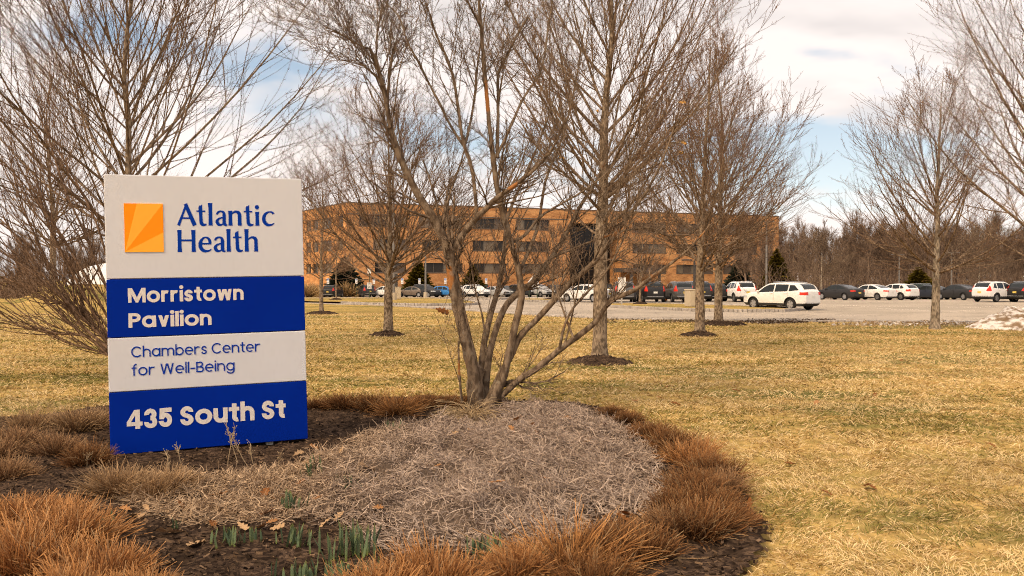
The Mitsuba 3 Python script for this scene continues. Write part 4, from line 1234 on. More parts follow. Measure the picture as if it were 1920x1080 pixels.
STEMS = [
    ([(893, 770, 40), (890, 720, 36), (880, 670, 30), (866, 610, 28), (852, 545, 27), (842, 480, 25), (815, 415, 22), (785, 368, 19), (765, 330, 17), (746, 285, 15), (732, 235, 13), (722, 175, 11), (706, 120, 10), (694, 92, 7)], -.05, -.9),
    ([(842, 480, 22), (868, 440, 18), (893, 410, 16), (920, 383, 14), (932, 372, 12), (955, 356, 10), (990, 330, 8), (1030, 290, 6), (1060, 230, 4)], -.35, -1.1),
    ([(900, 768, 22), (893, 690, 16), (880, 630, 14), (866, 570, 14), (858, 525, 12), (852, 480, 10), (842, 430, 8), (838, 380, 6), (850, 330, 4)], .15, .6),
    ([(912, 765, 28), (940, 715, 22), (956, 660, 18), (968, 610, 18), (980, 555, 18), (976, 510, 16), (962, 455, 15), (945, 395, 14), (936, 350, 14), (929, 295, 12), (922, 235, 11), (915, 160, 10), (908, 80, 9), (902, 0, 8), (900, -60, 5)], -.15, -.5),
    ([(905, 768, 26), (903, 690, 18), (910, 635, 17), (922, 585, 16), (935, 540, 14), (945, 480, 12), (950, 420, 10), (975, 350, 8), (1010, 270, 6), (1040, 180, 4)], .25, 1.2),
    ([(908, 768, 26), (915, 680, 18), (932, 612, 17), (952, 570, 17), (972, 552, 17), (1000, 530, 15), (1030, 490, 13), (1060, 445, 12), (1085, 395, 10), (1125, 330, 8), (1150, 250, 6), (1165, 160, 4)], .1, .9),
    ([(922, 762, 20), (948, 735, 16), (968, 716, 17), (1008, 690, 16), (1050, 654, 15), (1090, 624, 15), (1118, 600, 13), (1135, 575, 11), (1150, 560, 13), (1187, 545, 11), (1212, 526, 9), (1250, 500, 7), (1290, 468, 5), (1330, 420, 3)], -.1, -.9),
    ([(930, 750, 14), (945, 720, 15), (970, 716, 9)], .1, -.1),
    ([(915, 760, 24), (940, 700, 18), (958, 668, 16), (974, 632, 16), (1002, 602, 15), (1040, 560, 15), (1066, 532, 14), (1100, 502, 13), (1118, 484, 12), (1142, 452, 10), (1175, 405, 9), (1213, 352, 7), (1240, 300, 5), (1262, 235, 3)], -.05, -.6),
    ([(1000, 532, 8), (1027, 489, 6), (1075, 466, 6), (1125, 446, 6), (1170, 432, 6), (1220, 428, 6), (1248, 441, 5), (1285, 441, 5), (1308, 425, 4), (1318, 398, 3)], .3, .1),
    ([(885, 425, 11), (893, 400, 10), (888, 345, 9), (880, 300, 9), (870, 272, 9), (860, 217, 8), (850, 150, 7), (838, 110, 6), (815, 58, 5), (805, 25, 4)], -.5, -.8),
    ([(870, 274, 7), (845, 235, 6), (826, 198, 6), (800, 148, 5), (783, 112, 5), (766, 82, 4), (750, 32, 4), (722, 2, 3), (715, -30, 3)], -.6, -1.2),
    ([(872, 272, 7), (880, 240, 6), (891, 175, 6), (895, 128, 5), (903, 70, 4), (912, 10, 3)], -.6, -.3),
    ([(932, 296, 10), (932, 245, 9), (933, 195, 8), (934, 143, 8), (946, 115, 7), (966, 75, 6), (990, 32, 5)], -.4, .2),
    ([(931, 293, 8), (958, 235, 7), (980, 187, 6), (1016, 128, 5), (1027, 60, 5), (1036, 0, 4), (1040, -60, 3)], -.4, .4),
    ([(905, 60, 6), (880, 10, 5), (860, -30, 3)], -.5, -.9),
    ([(732, 240, 8), (726, 190, 7), (730, 133, 7), (740, 78, 6)], -.75, -.5),
    ([(722, 168, 6), (700, 138, 5), (676, 118, 4), (664, 108, 3)], -.8, -1.2),
    ([(694, 92, 5), (664, 80, 4), (640, 65, 3), (622, 58, 2)], -.9, -1.2),
    ([(712, 130, 5), (706, 80, 4), (712, 40, 4), (720, 10, 3)], -.85, -.6),
    ([(1050, 655, 8), (1058, 615, 7), (1075, 580, 6), (1100, 552, 6), (1130, 520, 5), (1160, 470, 4), (1190, 400, 3)], -.5, -.9),
    ([(1076, 635, 6), (1062, 598, 5), (1050, 562, 4), (1042, 530, 3)], -.6, -.4),
    ([(866, 755, 7), (861, 690, 6), (860, 640, 4)], -.3, -.35),
    ([(915, 700, 6), (912, 650, 6), (905, 600, 5), (890, 540, 4), (880, 480, 3)], .2, .3),
    ([(960, 455, 9), (985, 440, 8), (1010, 410, 7), (1040, 390, 6), (1090, 360, 5), (1140, 320, 4), (1165, 285, 3)], -.2, .3),
    ([(976, 505, 9), (992, 470, 9), (1010, 420, 8), (1022, 350, 7), (1052, 270, 6), (1075, 190, 5), (1090, 110, 4), (1100, 40, 3)], -.2, .5),
]
sh = thing('shrub_tree', 'bare many-stemmed shrub with peeling orange bark rising from the planting bed', 'shrub')
LV = [traced(p, a, b) for p, a, b in STEMS]
tw_parent = []
for i, tv in enumerate(LV):
    n = 46 if len(tv) > 6 else 16
    s = spline(tv, n)
    s[:, :3] += np.cumsum(rng.normal(size=(n, 3)) * .0016, 0)
    kn = 1 + .10 * (meshkit.noise(np.column_stack([np.arange(n) * .45, np.full(n, i * 3.1), np.zeros(n)])) - .4) + (rng.random(n) < .07) * .18
    s[:, 3] = np.maximum(s[:, 3] * kn, .004)
    if i in (0, 3, 4, 5, 8):  # swelling at the foot
        s[:, 3] *= 1 + .35 * np.exp(-np.arange(n) / 2.0)
    v, f = tubes(s[None, :, :3], s[None, :, 3], 10 if tv[0, 3] > .04 else 7, cap=True)
    put('stem', (v, f), 'stem_bark', sh, smooth=50)
    tw_parent.append(spline(s, 24))
base_b = np.array([[*P(895, 776, YS), .13], [*P(893, 745, YS + .02), .125], [*P(890, 718, YS + .05), .11], [*P(905, 690, YS + .05), .07]])
s = spline(base_b, 20)
v, f = tubes(s[None, :, :3], s[None, :, 3], 16, cap=True)
v = v + (meshkit.fbm(v * [14, 14, 6], 3, 8)[:, None] - .5) * nrm(v - np.repeat(s[:, :3], 16, 0)) * .05
lab(put('stem', (v, f), 'stem_bark', sh, smooth=50), 'thick gnarled foot of the shrub')
PP = np.stack([t[:, :3] for t in tw_parent]); PR = np.stack([t[:, 3] for t in tw_parent])
topz = PP[:, -1, 2]
A1, B1 = sprout(rng, PP, PR, 20, .3, .99, (.3, .85), lambda t, i: rng.uniform(.35, 1.5, len(t)), 8, .45, .09, .36, .35, .004)
ok = (A1[:, 0, 2] > 1.45) | (rng.random(len(A1)) < .25)
A1, B1 = A1[ok], B1[ok]
A2, B2 = sprout(rng, A1, B1, 6, .15, 1, (.35, .9), lambda t, i: rng.uniform(.15, .6, len(t)), 5, .3, .13, .7, .5, .0032)
A3, B3 = sprout(rng, A2, B2, 4, .2, 1, (.4, .95), lambda t, i: rng.uniform(.05, .2, len(t)), 3, .25, .16, .8, .7, .0026)
put('branch', join([tubes(A1, B1, 5)]), 'bark_limb', sh, smooth=True)
lab(put('twig', join([tubes(A2, B2, 3), tubes(A3, B3, 3)]), 'bark_limb', sh, smooth=True), kind='stuff')
# last withered leaves that hang in the crowns


def leaf_mesh(rng, size, curl=.35):
    a = np.linspace(0, 2 * np.pi, 33)[:-1]
    x0 = np.cos(a)
    lob = 1 - .55 * (.5 + .5 * np.cos(x0 * 10.5 + rng.uniform(0, 1.5))) * (np.abs(x0) < .93)
    x, y = x0 * .95 + .10 * (lob - .7) * np.sign(x0), np.sin(a) * .52 * lob * (1 + .35 * x0)
    pts = np.vstack([[0, 0], np.stack([x, y], 1) * .5, np.stack([x, y], 1)])
    z = curl * (pts[:, 1] ** 2 * 1.6 + .5 * pts[:, 0] ** 2 * rng.uniform(-.6, 1)) + .04 * rng.normal(size=len(pts)) * (np.arange(len(pts)) > 32)
    f = [[0, 1 + i, 1 + (i + 1) % 32] for i in range(32)]
    for i in range(32):
        A, B = 1 + i, 1 + (i + 1) % 32
        f += [[A, A + 32, B + 32], [A, B + 32, B]]
    return np.column_stack([pts, z]) * size, np.array(f)


for i, (c0, c1) in enumerate((((0.30, 0.14, 0.055), (0.42, 0.22, 0.10)), ((0.18, 0.07, 0.025), (0.28, 0.12, 0.045)), ((0.36, 0.22, 0.115), (0.48, 0.32, 0.18)))):
    scene[f'leaf_{i}'] = {'type': 'twosided', 'bsdf': {'type': 'diffuse', 'reflectance': proc((lambda a, b: lambda p, n, uv: mix(a, b, fbm(p.x * 22, p.y * 22, p.z * 22, 3)))(c0, c1))}}
mat('leaf_gold', (0.62, 0.31, 0.05), 0.6)
leaf_plies = [mikit.ply(leaf_mesh(np.random.default_rng(70 + i), .075), None, True) for i in range(5)]


def leaf(label, p, sc, m, rot, group=None, tilt=25):
    put_k = key('dry_leaf')
    d = dict(leaf_plies[rng.integers(0, 5)]); d['bsdf'] = {'type': 'ref', 'id': m}
    d['to_world'] = T().translate(list(map(float, p))).rotate([0, 0, 1], rot).rotate([1, 0, 0], rng.uniform(-tilt, tilt)).rotate([0, 1, 0], rng.uniform(-tilt, tilt)).scale(sc)
    scene[put_k] = d
    lab(put_k, label, 'leaf', group)


for li, (px, py, y) in enumerate(((1279, 192, 17.5), (1282, 268, 18.2), (1275, 287, 18.3), (1120, 208, 18.8), (1054, 296, 18.5), (822, 345, 25))):
    leaf(('largest golden leaf', 'upper golden leaf of the low pair', 'lower golden leaf of the low pair', 'golden leaf beside the maple stem', 'small golden leaf among the shrub tops', 'golden leaf in the crown left of the shrub')[li] + ' still hanging in a bare crown', P(px, py, y), 1.0 * y / 18, 'leaf_gold', rng.uniform(0, 360), 'golden leaves left hanging in the crowns', 80)
leaf('brown withered leaf pair hanging low left of the shrub stems', P(829, 583, 11.6), 1.3, 'leaf_1', 40, None, 80)
v, f = tubes(np.array([[P(840, 552, 11.9), P(837, 565, 11.7), P(829, 580, 11.6)]]), np.full((1, 3), .004), 4)
put('branch', (v, f), 'bark_limb', sh)

# ------------------------------------------------------------------ arching shrub left of the sign
lb = thing('arching_shrub', 'bare arching shrub fanning out leftwards from behind the sign', 'shrub')
LB = G(262, 712); YL = LB[1]
arcs = [[(262, 706, 9), (205, 655, 8), (150, 605, 8), (128, 572, 7), (90, 535, 6), (45, 500, 5), (0, 468, 4), (-60, 420, 3)],
        [(262, 706, 9), (205, 660, 8), (150, 622, 7), (110, 585, 6), (60, 545, 5), (0, 518, 4), (-60, 500, 3)],
        [(262, 708, 8), (210, 672, 6), (155, 629, 6), (105, 625, 6), (45, 614, 5), (0, 586, 4), (-40, 555, 3)],
        [(262, 704, 8), (200, 640, 7), (135, 572, 7), (95, 563, 5), (45, 550, 4), (0, 520, 3)],
        [(262, 704, 8), (205, 645, 7), (140, 580, 7), (85, 520, 6), (50, 470, 5), (10, 420, 4), (-30, 390, 3)],
        [(262, 706, 7), (215, 650, 6), (170, 600, 6), (150, 560, 5), (170, 530, 4), (182, 508, 3)],
        [(262, 706, 7), (220, 665, 6), (180, 620, 5), (140, 575, 5), (136, 530, 4), (132, 480, 3)],
        [(262, 706, 8), (215, 655, 7), (160, 600, 6), (110, 530, 6), (70, 450, 5), (40, 380, 4), (20, 300, 3)],
        [(262, 706, 8), (218, 650, 7), (175, 585, 6), (130, 500, 6), (90, 420, 5), (70, 340, 4)],
        [(262, 706, 7), (225, 660, 6), (190, 625, 5), (100, 560, 4), (20, 530, 4), (-50, 540, 3)],
        [(262, 706, 7), (210, 668, 5), (120, 640, 5), (60, 600, 4), (10, 560, 3)],
        [(262, 690, 8), (205, 600, 7), (150, 500, 6), (100, 420, 5), (40, 340, 4), (-20, 280, 3)],
        [(262, 690, 8), (208, 560, 7), (160, 440, 6), (120, 350, 5), (90, 250, 4)],
        [(262, 690, 7), (200, 610, 6), (120, 520, 5), (30, 440, 4), (-60, 380, 3)],
        [(262, 680, 7), (215, 540, 6), (185, 430, 5), (120, 300, 4), (60, 200, 3)]]
LP = []
for i, a in enumerate(arcs):
    s = spline(traced(a, 0, rng.uniform(-1.2, 1.0), YL), 24)
    s[:, 3] = np.maximum(s[:, 3] * 1.0, .007)
    v, f = tubes(s[None, :, :3], s[None, :, 3], 6)
    put('stem', (v, f), 'twig_dark', lb, smooth=True)
    LP.append(s)
LP = np.stack(LP)
A1, B1 = sprout(rng, LP[..., :3], LP[..., 3], 17, .2, 1, (.12, .45), lambda t, i: rng.uniform(.7, 2.3, len(t)), 7, .5, .07, .55, .4, .005)
A2, B2 = sprout(rng, A1, B1, 4, .2, 1, (.3, .7), lambda t, i: rng.uniform(.12, .6, len(t)), 4, .3, .12, .7, .6, .004)
lab(put('twig', join([tubes(A1, B1, 4), tubes(A2, B2, 3)]), 'twig_dark', lb, smooth=True), kind='stuff')

# ------------------------------------------------------------------ the planting bed
rng = np.random.default_rng(81)


def bedz(x, y):
    p = np.stack([np.asarray(x) * 3.2, np.asarray(y) * 3.2, np.asarray(x) * 0], -1)
    q = np.stack([np.asarray(x) * 14, np.asarray(y) * 14, np.asarray(x) * 0], -1)
    return .015 + .05 * meshkit.fbm(p, 3, 2) + .03 * meshkit.noise(q, 9)


bb = bed.bounds
view = Polygon([(-1.5, 2.6), (1.5, 2.6), (9.5, 14), (-9.5, 14)])
bedv = bed.intersection(view)
step = .07
gx, gy = np.meshgrid(np.arange(bb[0], bb[2], step), np.arange(3.2, bb[3] + step, step))
inside = shapely.contains_xy(bedv, gx, gy)
ids = np.full(gx.shape, -1); ids[inside] = np.arange(inside.sum())
c = np.stack([ids[:-1, :-1], ids[:-1, 1:], ids[1:, 1:], ids[1:, :-1]], -1).reshape(-1, 4)
c = c[(c >= 0).all(1)]
bx, by = gx[inside], gy[inside]
lab(put('mulch_bed', (np.column_stack([bx, by, bedz(bx, by)]), c), 'mulch', smooth=True), 'dark bark mulch of the planting bed', kind='structure')


def scatter(poly, n, rng):
    b = poly.bounds
    out = np.zeros((0, 2))
    while len(out) < n:
        p = rng.uniform(b[:2], b[2:], (n * 2, 2))
        out = np.vstack([out, p[shapely.contains_xy(poly, p[:, 0], p[:, 1])]])
    return out[:n]


# bark chips
n = 26000
pc = scatter(bedv, n, rng)
w_ = rng.random(n) < np.clip(9 / pc[:, 1] - .4, .15, 1); pc = pc[w_]; n = len(pc)
cz = bedz(pc[:, 0], pc[:, 1]) + .008
d = nrm(rng.normal(size=(n, 3)) * [1, 1, .3]); Lc = rng.uniform(.012, .05, n)
c0 = np.column_stack([pc, cz])
v, f = ribbons(np.stack([c0 - d * Lc[:, None] / 2, c0 + d * Lc[:, None] / 2], 1), np.tile((Lc * rng.uniform(.2, .5, n))[:, None], (1, 2)), nrm(rng.normal(size=(n, 1, 3)) * [.5, .5, 1]))
tone = rng.random(n)[:, None] ** 2
col = np.repeat((np.array([[.035, .024, .018]]) * (1 - tone) + np.array([[.24, .155, .095]]) * tone), 4, 0)
lab(put('bark_chips', (v, f), 'blade', color=col, smooth=True), 'loose dark bark chips on the planting bed', 'mulch', kind='stuff')

# the mat of dead catmint stems
mat_px = [(575, 880), (650, 838), (720, 806), (800, 800), (860, 800), (905, 788), (950, 774), (1020, 768), (1090, 772), (1150, 796), (1200, 830), (1235, 880), (1248, 920), (1230, 960), (1170, 985), (1110, 1010), (1040, 1030), (960, 1030),
          (900, 1050), (830, 1040), (760, 1060), (690, 1030), (640, 1000), (575, 985), (520, 1000), (440, 990), (380, 1000), (300, 992), (250, 965), (215, 935), (290, 905), (380, 900), (470, 895)]
matp = Polygon([tuple(G(a, b)[:2]) for a, b in mat_px])


def matz(x, y):
    pt = shapely.points(np.asarray(x), np.asarray(y))
    d = shapely.distance(pt, matp.exterior)
    h = ss(0, .55, d)
    lo = 1 - .55 * ss(-1.2, -2.4, np.asarray(x))  # thinner towards the sign
    bump = meshkit.fbm(np.stack([np.asarray(x) * 3.6, np.asarray(y) * 3.6, np.asarray(x) * 0], -1), 3, 17)
    return h * lo * (.015 + .50 * np.clip(bump - .38, 0, 1))


n = 88000
pm = scatter(matp, n, rng)
dens = meshkit.fbm(np.column_stack([pm * 1.7, pm[:, 0] * 0]), 3, 23)
keep = rng.random(n) < np.clip((dens - .30) * 5, .34, 1) * (1 - .15 * ss(-1.4, -2.2, pm[:, 0]))
pm = pm[keep]; n = len(pm)
z0 = bedz(pm[:, 0], pm[:, 1]); zt = matz(pm[:, 0], pm[:, 1])
start = np.column_stack([pm, z0 + zt * rng.uniform(.55, 1.0, n)])
sw = meshkit.fbm(np.column_stack([pm * .9, pm[:, 0] * 0 + 4]), 2, 31) * 9
ang = sw + rng.normal(size=n) * 1.1
d = np.column_stack([np.cos(ang), np.sin(ang), rng.normal(size=n) * .28 + .08])
L = rng.uniform(.04, .17, n)
pts = [start]
for j in range(3):
    d = nrm(d + rng.normal(size=(n, 3)) * [.6, .6, .42] + [0, 0, -.04])
    pts.append(pts[-1] + d * (L / 3)[:, None])
pl = np.stack(pts, 1)
floor = bedz(pm[:, 0], pm[:, 1])
pl[..., 2] = np.maximum(pl[..., 2], floor[:, None] + .006)
v, f = ribbons(pl, np.tile((rng.uniform(.004, .0082, n))[:, None], (1, 4)) * np.array([1, 1, .85, .5]), nrm(rng.normal(size=(n, 1, 3))))
tone = rng.random(n)[:, None]; warm = ss(-.8, -2.0, pm[:, 0])[:, None] * .8 + .2 * rng.random(n)[:, None]
cg = np.array([[.20, .148, .115]]) * (1 - tone) + np.array([[.56, .435, .35]]) * tone
cw = np.array([[.22, .145, .088]]) * (1 - tone) + np.array([[.60, .43, .275]]) * tone
col = np.repeat(cg * (1 - warm) + cw * warm, 8, 0)
lab(put('dead_groundcover', (v, f), 'blade', color=col, smooth=True), 'tangled grey-brown mat of dead groundcover stems filling the bed', 'groundcover', kind='stuff')
# the litter below the stems, so that the mat is not hollow
stepm = .05
mb = matp.bounds
gx, gy = np.meshgrid(np.arange(mb[0], mb[2], stepm), np.arange(mb[1], mb[3], stepm))
ins = shapely.contains_xy(matp.buffer(-.05), gx, gy)
ids = np.full(gx.shape, -1); ids[ins] = np.arange(ins.sum())
c = np.stack([ids[:-1, :-1], ids[:-1, 1:], ids[1:, 1:], ids[1:, :-1]], -1).reshape(-1, 4); c = c[(c >= 0).all(1)]
bx, by = gx[ins], gy[ins]


def thatch_fn(p, n, uv):
    a = fbm(p.x * 16, p.y * 16, p.z * 16, 3); b = noise(p.x * 70, p.y * 70, p.z * 40)
    return mix((0.075, 0.054, 0.039), (0.21, 0.15, 0.11), a) * (.6 + .7 * b)


scene['thatch_look'] = {'type': 'twosided', 'bsdf': {'type': 'diffuse', 'reflectance': proc(thatch_fn)}}
lab(put('thatch', (np.column_stack([bx, by, bedz(bx, by) - .012 + .5 * matz(bx, by)]), c), 'thatch_look', smooth=True), 'brown thatch under the dead groundcover', 'thatch', kind='stuff')


# tussocks
def tussock(seed, n, R, H, spread, c_lo, c_hi, c_tip, thin=.0050, curl=.18):
    rng = np.random.default_rng(seed)
    a = rng.uniform(0, 2 * np.pi, n); r = R * .42 * np.sqrt(rng.random(n))
    b = np.column_stack([r * np.cos(a), r * np.sin(a), np.full(n, -.02)])
    out = np.column_stack([np.cos(a), np.sin(a), a * 0])
    nc = 9
    ca = np.arange(nc) * 2.399 + rng.uniform(0, 6); cr = R * .36 * np.sqrt((np.arange(nc) + .3) / nc)
    wc = rng.integers(0, nc, n)
    b[:, :2] = np.stack([cr * np.cos(ca), cr * np.sin(ca)], 1)[wc] + rng.normal(size=(n, 2)) * R * .085
    a = np.arctan2(b[:, 1], b[:, 0]); r = np.minimum(np.hypot(b[:, 0], b[:, 1]), R * .42)
    out = np.column_stack([np.cos(a), np.sin(a), a * 0])
    tilt = (r / (R * .42)) * spread + rng.normal(size=n) * .30 + (rng.normal(size=nc) * .16)[wc]
    d = nrm(out * np.sin(tilt)[:, None] + np.array([0, 0, 1]) * np.cos(tilt)[:, None] + rng.normal(size=(n, 3)) * .14)
    L = H * rng.uniform(.4, 1.1, n) * rng.uniform(.72, 1.15, nc)[wc] * (1 + .12 * (r / (R * .42)))
    pts = [b]
    for j in range(3):
        d = nrm(d + out * curl * .33 + rng.normal(size=(n, 3)) * .24 + [0, 0, -.03])
        pts.append(pts[-1] + d * (L / 3)[:, None])
    pl = np.stack(pts, 1)
    v, f = ribbons(pl, thin * rng.uniform(.7, 1.3, (n, 1)) * np.array([[1.1, 1.0, .9, .55]]), nrm(rng.normal(size=(n, 1, 3))))
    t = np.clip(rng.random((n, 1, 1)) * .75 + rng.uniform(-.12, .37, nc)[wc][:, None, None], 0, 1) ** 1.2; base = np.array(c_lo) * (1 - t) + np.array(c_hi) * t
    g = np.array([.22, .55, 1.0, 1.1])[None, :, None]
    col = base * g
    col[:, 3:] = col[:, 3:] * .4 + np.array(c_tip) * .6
    dead = rng.random(n) < .10
    col[dead, 1:] = col[dead, 1:] * .4 + np.array([.42, .30, .17]) * .6
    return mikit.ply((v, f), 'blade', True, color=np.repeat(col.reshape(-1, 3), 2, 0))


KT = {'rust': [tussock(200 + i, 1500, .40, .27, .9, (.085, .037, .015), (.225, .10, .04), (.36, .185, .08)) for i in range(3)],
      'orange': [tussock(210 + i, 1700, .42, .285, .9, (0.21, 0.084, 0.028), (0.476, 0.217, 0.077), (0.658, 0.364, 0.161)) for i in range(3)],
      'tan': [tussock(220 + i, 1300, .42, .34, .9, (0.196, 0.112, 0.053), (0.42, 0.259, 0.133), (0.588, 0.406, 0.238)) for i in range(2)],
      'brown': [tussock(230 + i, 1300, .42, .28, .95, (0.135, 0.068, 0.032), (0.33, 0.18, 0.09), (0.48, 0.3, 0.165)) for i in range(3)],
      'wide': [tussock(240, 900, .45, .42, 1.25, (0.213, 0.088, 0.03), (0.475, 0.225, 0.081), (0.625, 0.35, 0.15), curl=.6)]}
TU = [(600, 772, 78, 'rust', 'back row'), (648, 774, 84, 'rust', 'back row'), (700, 776, 80, 'rust', 'back row'), (745, 777, 80, 'rust', 'back row'), (795, 771, 76, 'rust', 'back row'), (838, 770, 70, 'rust', 'back row'), (870, 764, 50, 'rust', 'back row'),
      (742, 784, 72, 'wide', 'back row front'),
      (1150, 786, 52, 'rust', 'right arc'), (1180, 800, 58, 'rust', 'right arc'), (1222, 828, 84, 'rust', 'right arc'), (1262, 850, 96, 'rust', 'right arc'), (1300, 880, 118, 'orange', 'right arc'), (1335, 905, 130, 'rust', 'right arc'),
      (1283, 868, 100, 'rust', 'right arc'), (1352, 935, 125, 'brown', 'right arc'), (1300, 945, 130, 'rust', 'right arc'), (1265, 965, 110, 'rust', 'right arc'), (1365, 995, 130, 'rust', 'right arc'), (1150, 1045, 150, 'rust', 'right arc'),
      (1330, 965, 158, 'rust', 'right arc'), (1305, 1015, 190, 'rust', 'right arc'), (1250, 1010, 130, 'brown', 'right arc'), (1195, 1060, 190, 'rust', 'right arc'), (1060, 1085, 190, 'wide', 'front'), (965, 1100, 160, 'orange', 'front'), (820, 1125, 210, 'orange', 'front'),
      (700, 1150, 180, 'orange', 'front'), (1120, 1120, 190, 'rust', 'front'),
      (35, 845, 120, 'brown', 'left back'), (110, 862, 135, 'brown', 'left back'), (20, 905, 130, 'brown', 'left back'), (165, 880, 120, 'rust', 'left back'), (60, 810, 100, 'tan', 'left back'), (150, 815, 120, 'tan', 'left back'), (200, 800, 90, 'tan', 'left back'), (-10, 870, 110, 'brown', 'left back'),
      (25, 1010, 210, 'orange', 'left front'), (130, 1035, 240, 'orange', 'left front'), (60, 1085, 250, 'orange', 'left front'), (200, 1100, 230, 'orange', 'left front'), (-40, 1060, 200, 'orange', 'left front'), (105, 990, 170, 'orange', 'left front'), (150, 1160, 260, 'orange', 'left front'), (270, 1160, 200, 'orange', 'left front'),
      (225, 935, 150, 'tan', 'by the sign'), (290, 940, 120, 'tan', 'by the sign'), (330, 925, 110, 'tan', 'by the sign')]
LBL = {'back row': ('rusty tussock from the left in the row along the back edge of the bed', 'tussocks along the back edge of the bed'),
       'back row front': ('splayed orange brown tussock leaning forward from the back row', None),
       'right arc': ('rust brown tussock from the back in the curved row along the right edge', 'tussocks along the right edge of the bed'),
       'front': ('orange brown tussock from the left along the bottom edge below the groundcover', 'tussocks along the front of the bed'),
       'left back': ('dull brown tussock from the left in the patch left of the sign', 'tussocks left of the sign'),
       'left front': ('bright orange tussock from the left in the lower left corner', 'tussocks in the lower left corner'),
       'by the sign': ('tan wispy tussock from the left at the foot of the sign', 'tan tussocks at the foot of the sign')}
ORD = ['first', 'second', 'third', 'fourth', 'fifth', 'sixth', 'seventh', 'eighth', 'ninth', 'tenth', 'eleventh', 'twelfth', 'thirteenth', 'fourteenth', 'fifteenth', 'sixteenth', 'seventeenth', 'eighteenth']
nth = {}
TU = [t for w_ in LBL for t in sorted((t for t in TU if t[4] == w_), key=(lambda t: t[1]) if w_ == 'right arc' else (lambda t: t[0]))]
for i, (px, py, w, kd, wh) in enumerate(TU):
    p = G(px, py)
    s = w * p[1] / FPX / .80 * rng.uniform(.95, 1.08) * (1.30 if wh in ('back row', 'back row front') else 1.42 if wh == 'right arc' and py < 870 else 1.27 if wh in ('right arc', 'front') else 1.1)
    d = dict(KT[kd][i % len(KT[kd])])
    z = float(bedz(p[0], p[1])) - .01
    d['to_world'] = T().translate([p[0], p[1], z]).rotate([0, 0, 1], rng.uniform(0, 360)).scale([s, s, min(s, 1.25) * rng.uniform(.85, 1.05)])
    k = key('grass_tussock'); scene[k] = d
    nth[wh] = nth.get(wh, 0) + 1
    lab(k, (ORD[nth[wh] - 1] + ' ' + LBL[wh][0]) if LBL[wh][1] else LBL[wh][0], 'grass tussock', LBL[wh][1])

# straw fountain at the foot of the shrub
n = 420
a = rng.uniform(0, 2 * np.pi, n)
p = G(885, 800)
d = np.column_stack([np.cos(a) * .5, np.sin(a) * .5, np.full(n, 1.0)]) + rng.normal(size=(n, 3)) * .25; d = nrm(d)
pts = [np.array([p[0], p[1], .06]) + rng.normal(size=(n, 3)) * [.07, .05, 0]]
L = rng.uniform(.25, .62, n)
for j in range(6):
    d = nrm(d + np.column_stack([np.cos(a) * .16, np.sin(a) * .16, np.full(n, -.24)]) + rng.normal(size=(n, 3)) * .06)
    pts.append(pts[-1] + d * (L / 6)[:, None])
pl = np.stack(pts, 1); pl[..., 2] = np.maximum(pl[..., 2], .05)
v, f = ribbons(pl, np.full((n, 7), .005), None, rng)
t = rng.random((n, 1)); col = np.repeat(np.array([[.28, .19, .10]]) * (1 - t) + np.array([[.52, .38, .22]]) * t, 14, 0)
lab(put('straw_clump', (v, f), 'blade', color=col, smooth=True), 'pale straw-coloured fountain of dead grass at the foot of the shrub', 'grass clump')
# dry flower stalks before the sign
for i, (px, py, tx, ty) in enumerate(((450, 880, 424, 796), (470, 882, 436, 815), (342, 880, 333, 838), (482, 885, 470, 832), (425, 885, 440, 800), (305, 890, 312, 850), (498, 890, 525, 850), (172, 885, 166, 852))):
    b = G(px, py); t = P(tx, ty, b[1] - .02)
    mid = (b + t) / 2 + rng.normal(size=3) * .02
    s = spline(np.array([b, mid, t]), 10)[None]
    q1, r1 = sprout(rng, s, np.full((1, 10), .004), 14, .55, 1, (.4, 1.0), lambda t_, i_: .05 + 0 * t_, 4, .3, .15, .7, .6, .002)
    o = q1[:, -1]
    ball = np.array([[1, 0, 0], [-1, 0, 0], [0, 1, 0], [0, -1, 0], [0, 0, 1], [0, 0, -1]]) * .006
    of = np.array([[0, 2, 4], [2, 1, 4], [1, 3, 4], [3, 0, 4], [2, 0, 5], [1, 2, 5], [3, 1, 5], [0, 3, 5]])
    heads = ((o[:, None] + ball[None]).reshape(-1, 3), (of[None] + np.arange(len(o))[:, None, None] * 6).reshape(-1, 3))
    vf = join([tubes(s, np.full((1, 10), .004), 5), tubes(q1, r1, 3), heads])
    col = np.full((len(vf[0]), 3), [.42, .31, .19])
    k = key('dry_stalk'); scene[k] = mikit.ply(vf, 'blade', True, color=col)
    lab(k, ('tallest', 'right hand tall', 'short left', 'middle', 'left hand tall', 'leftmost short', 'rightmost', 'lone far left')[i] + ' dry flower stalk with seed heads in front of the sign', 'flower stalk', 'dry flower stalks in front of the sign')


# daffodil shoots
def strap(rng, L, w):
    """a folded strap leaf standing at the origin"""
    n = 6
    t = np.linspace(0, 1, n)
    bend = rng.uniform(.02, .16) * L
    c = np.column_stack([bend * t ** 2, 0 * t, L * t])
    ww = w * np.array([.8, 1, 1, .95, .75, .12]) / 2
    V = np.stack([c + np.column_stack([.25 * ww, ww, 0 * t]), c, c + np.column_stack([.25 * ww, -ww, 0 * t])], 1).reshape(-1, 3)
    f = []
    for i in range(n - 1):
        for k in range(2):
            A = i * 3 + k
            f += [[A, A + 1, A + 4], [A, A + 4, A + 3]]
    g = np.repeat(t, 3)[:, None]
    col = np.array([[.16, .19, .03]]) * (1 - np.clip(g * 4, 0, 1)) + np.array([[.12, .16, .088]]) * np.clip(g * 4, 0, 1)
    tipc = np.clip((g - .85) / .15, 0, 1) * .7
    col = col * (1 - tipc) + np.array([[.22, .21, .03]]) * tipc
    return mikit.ply((V, np.array(f)), 'blade', True, color=col)


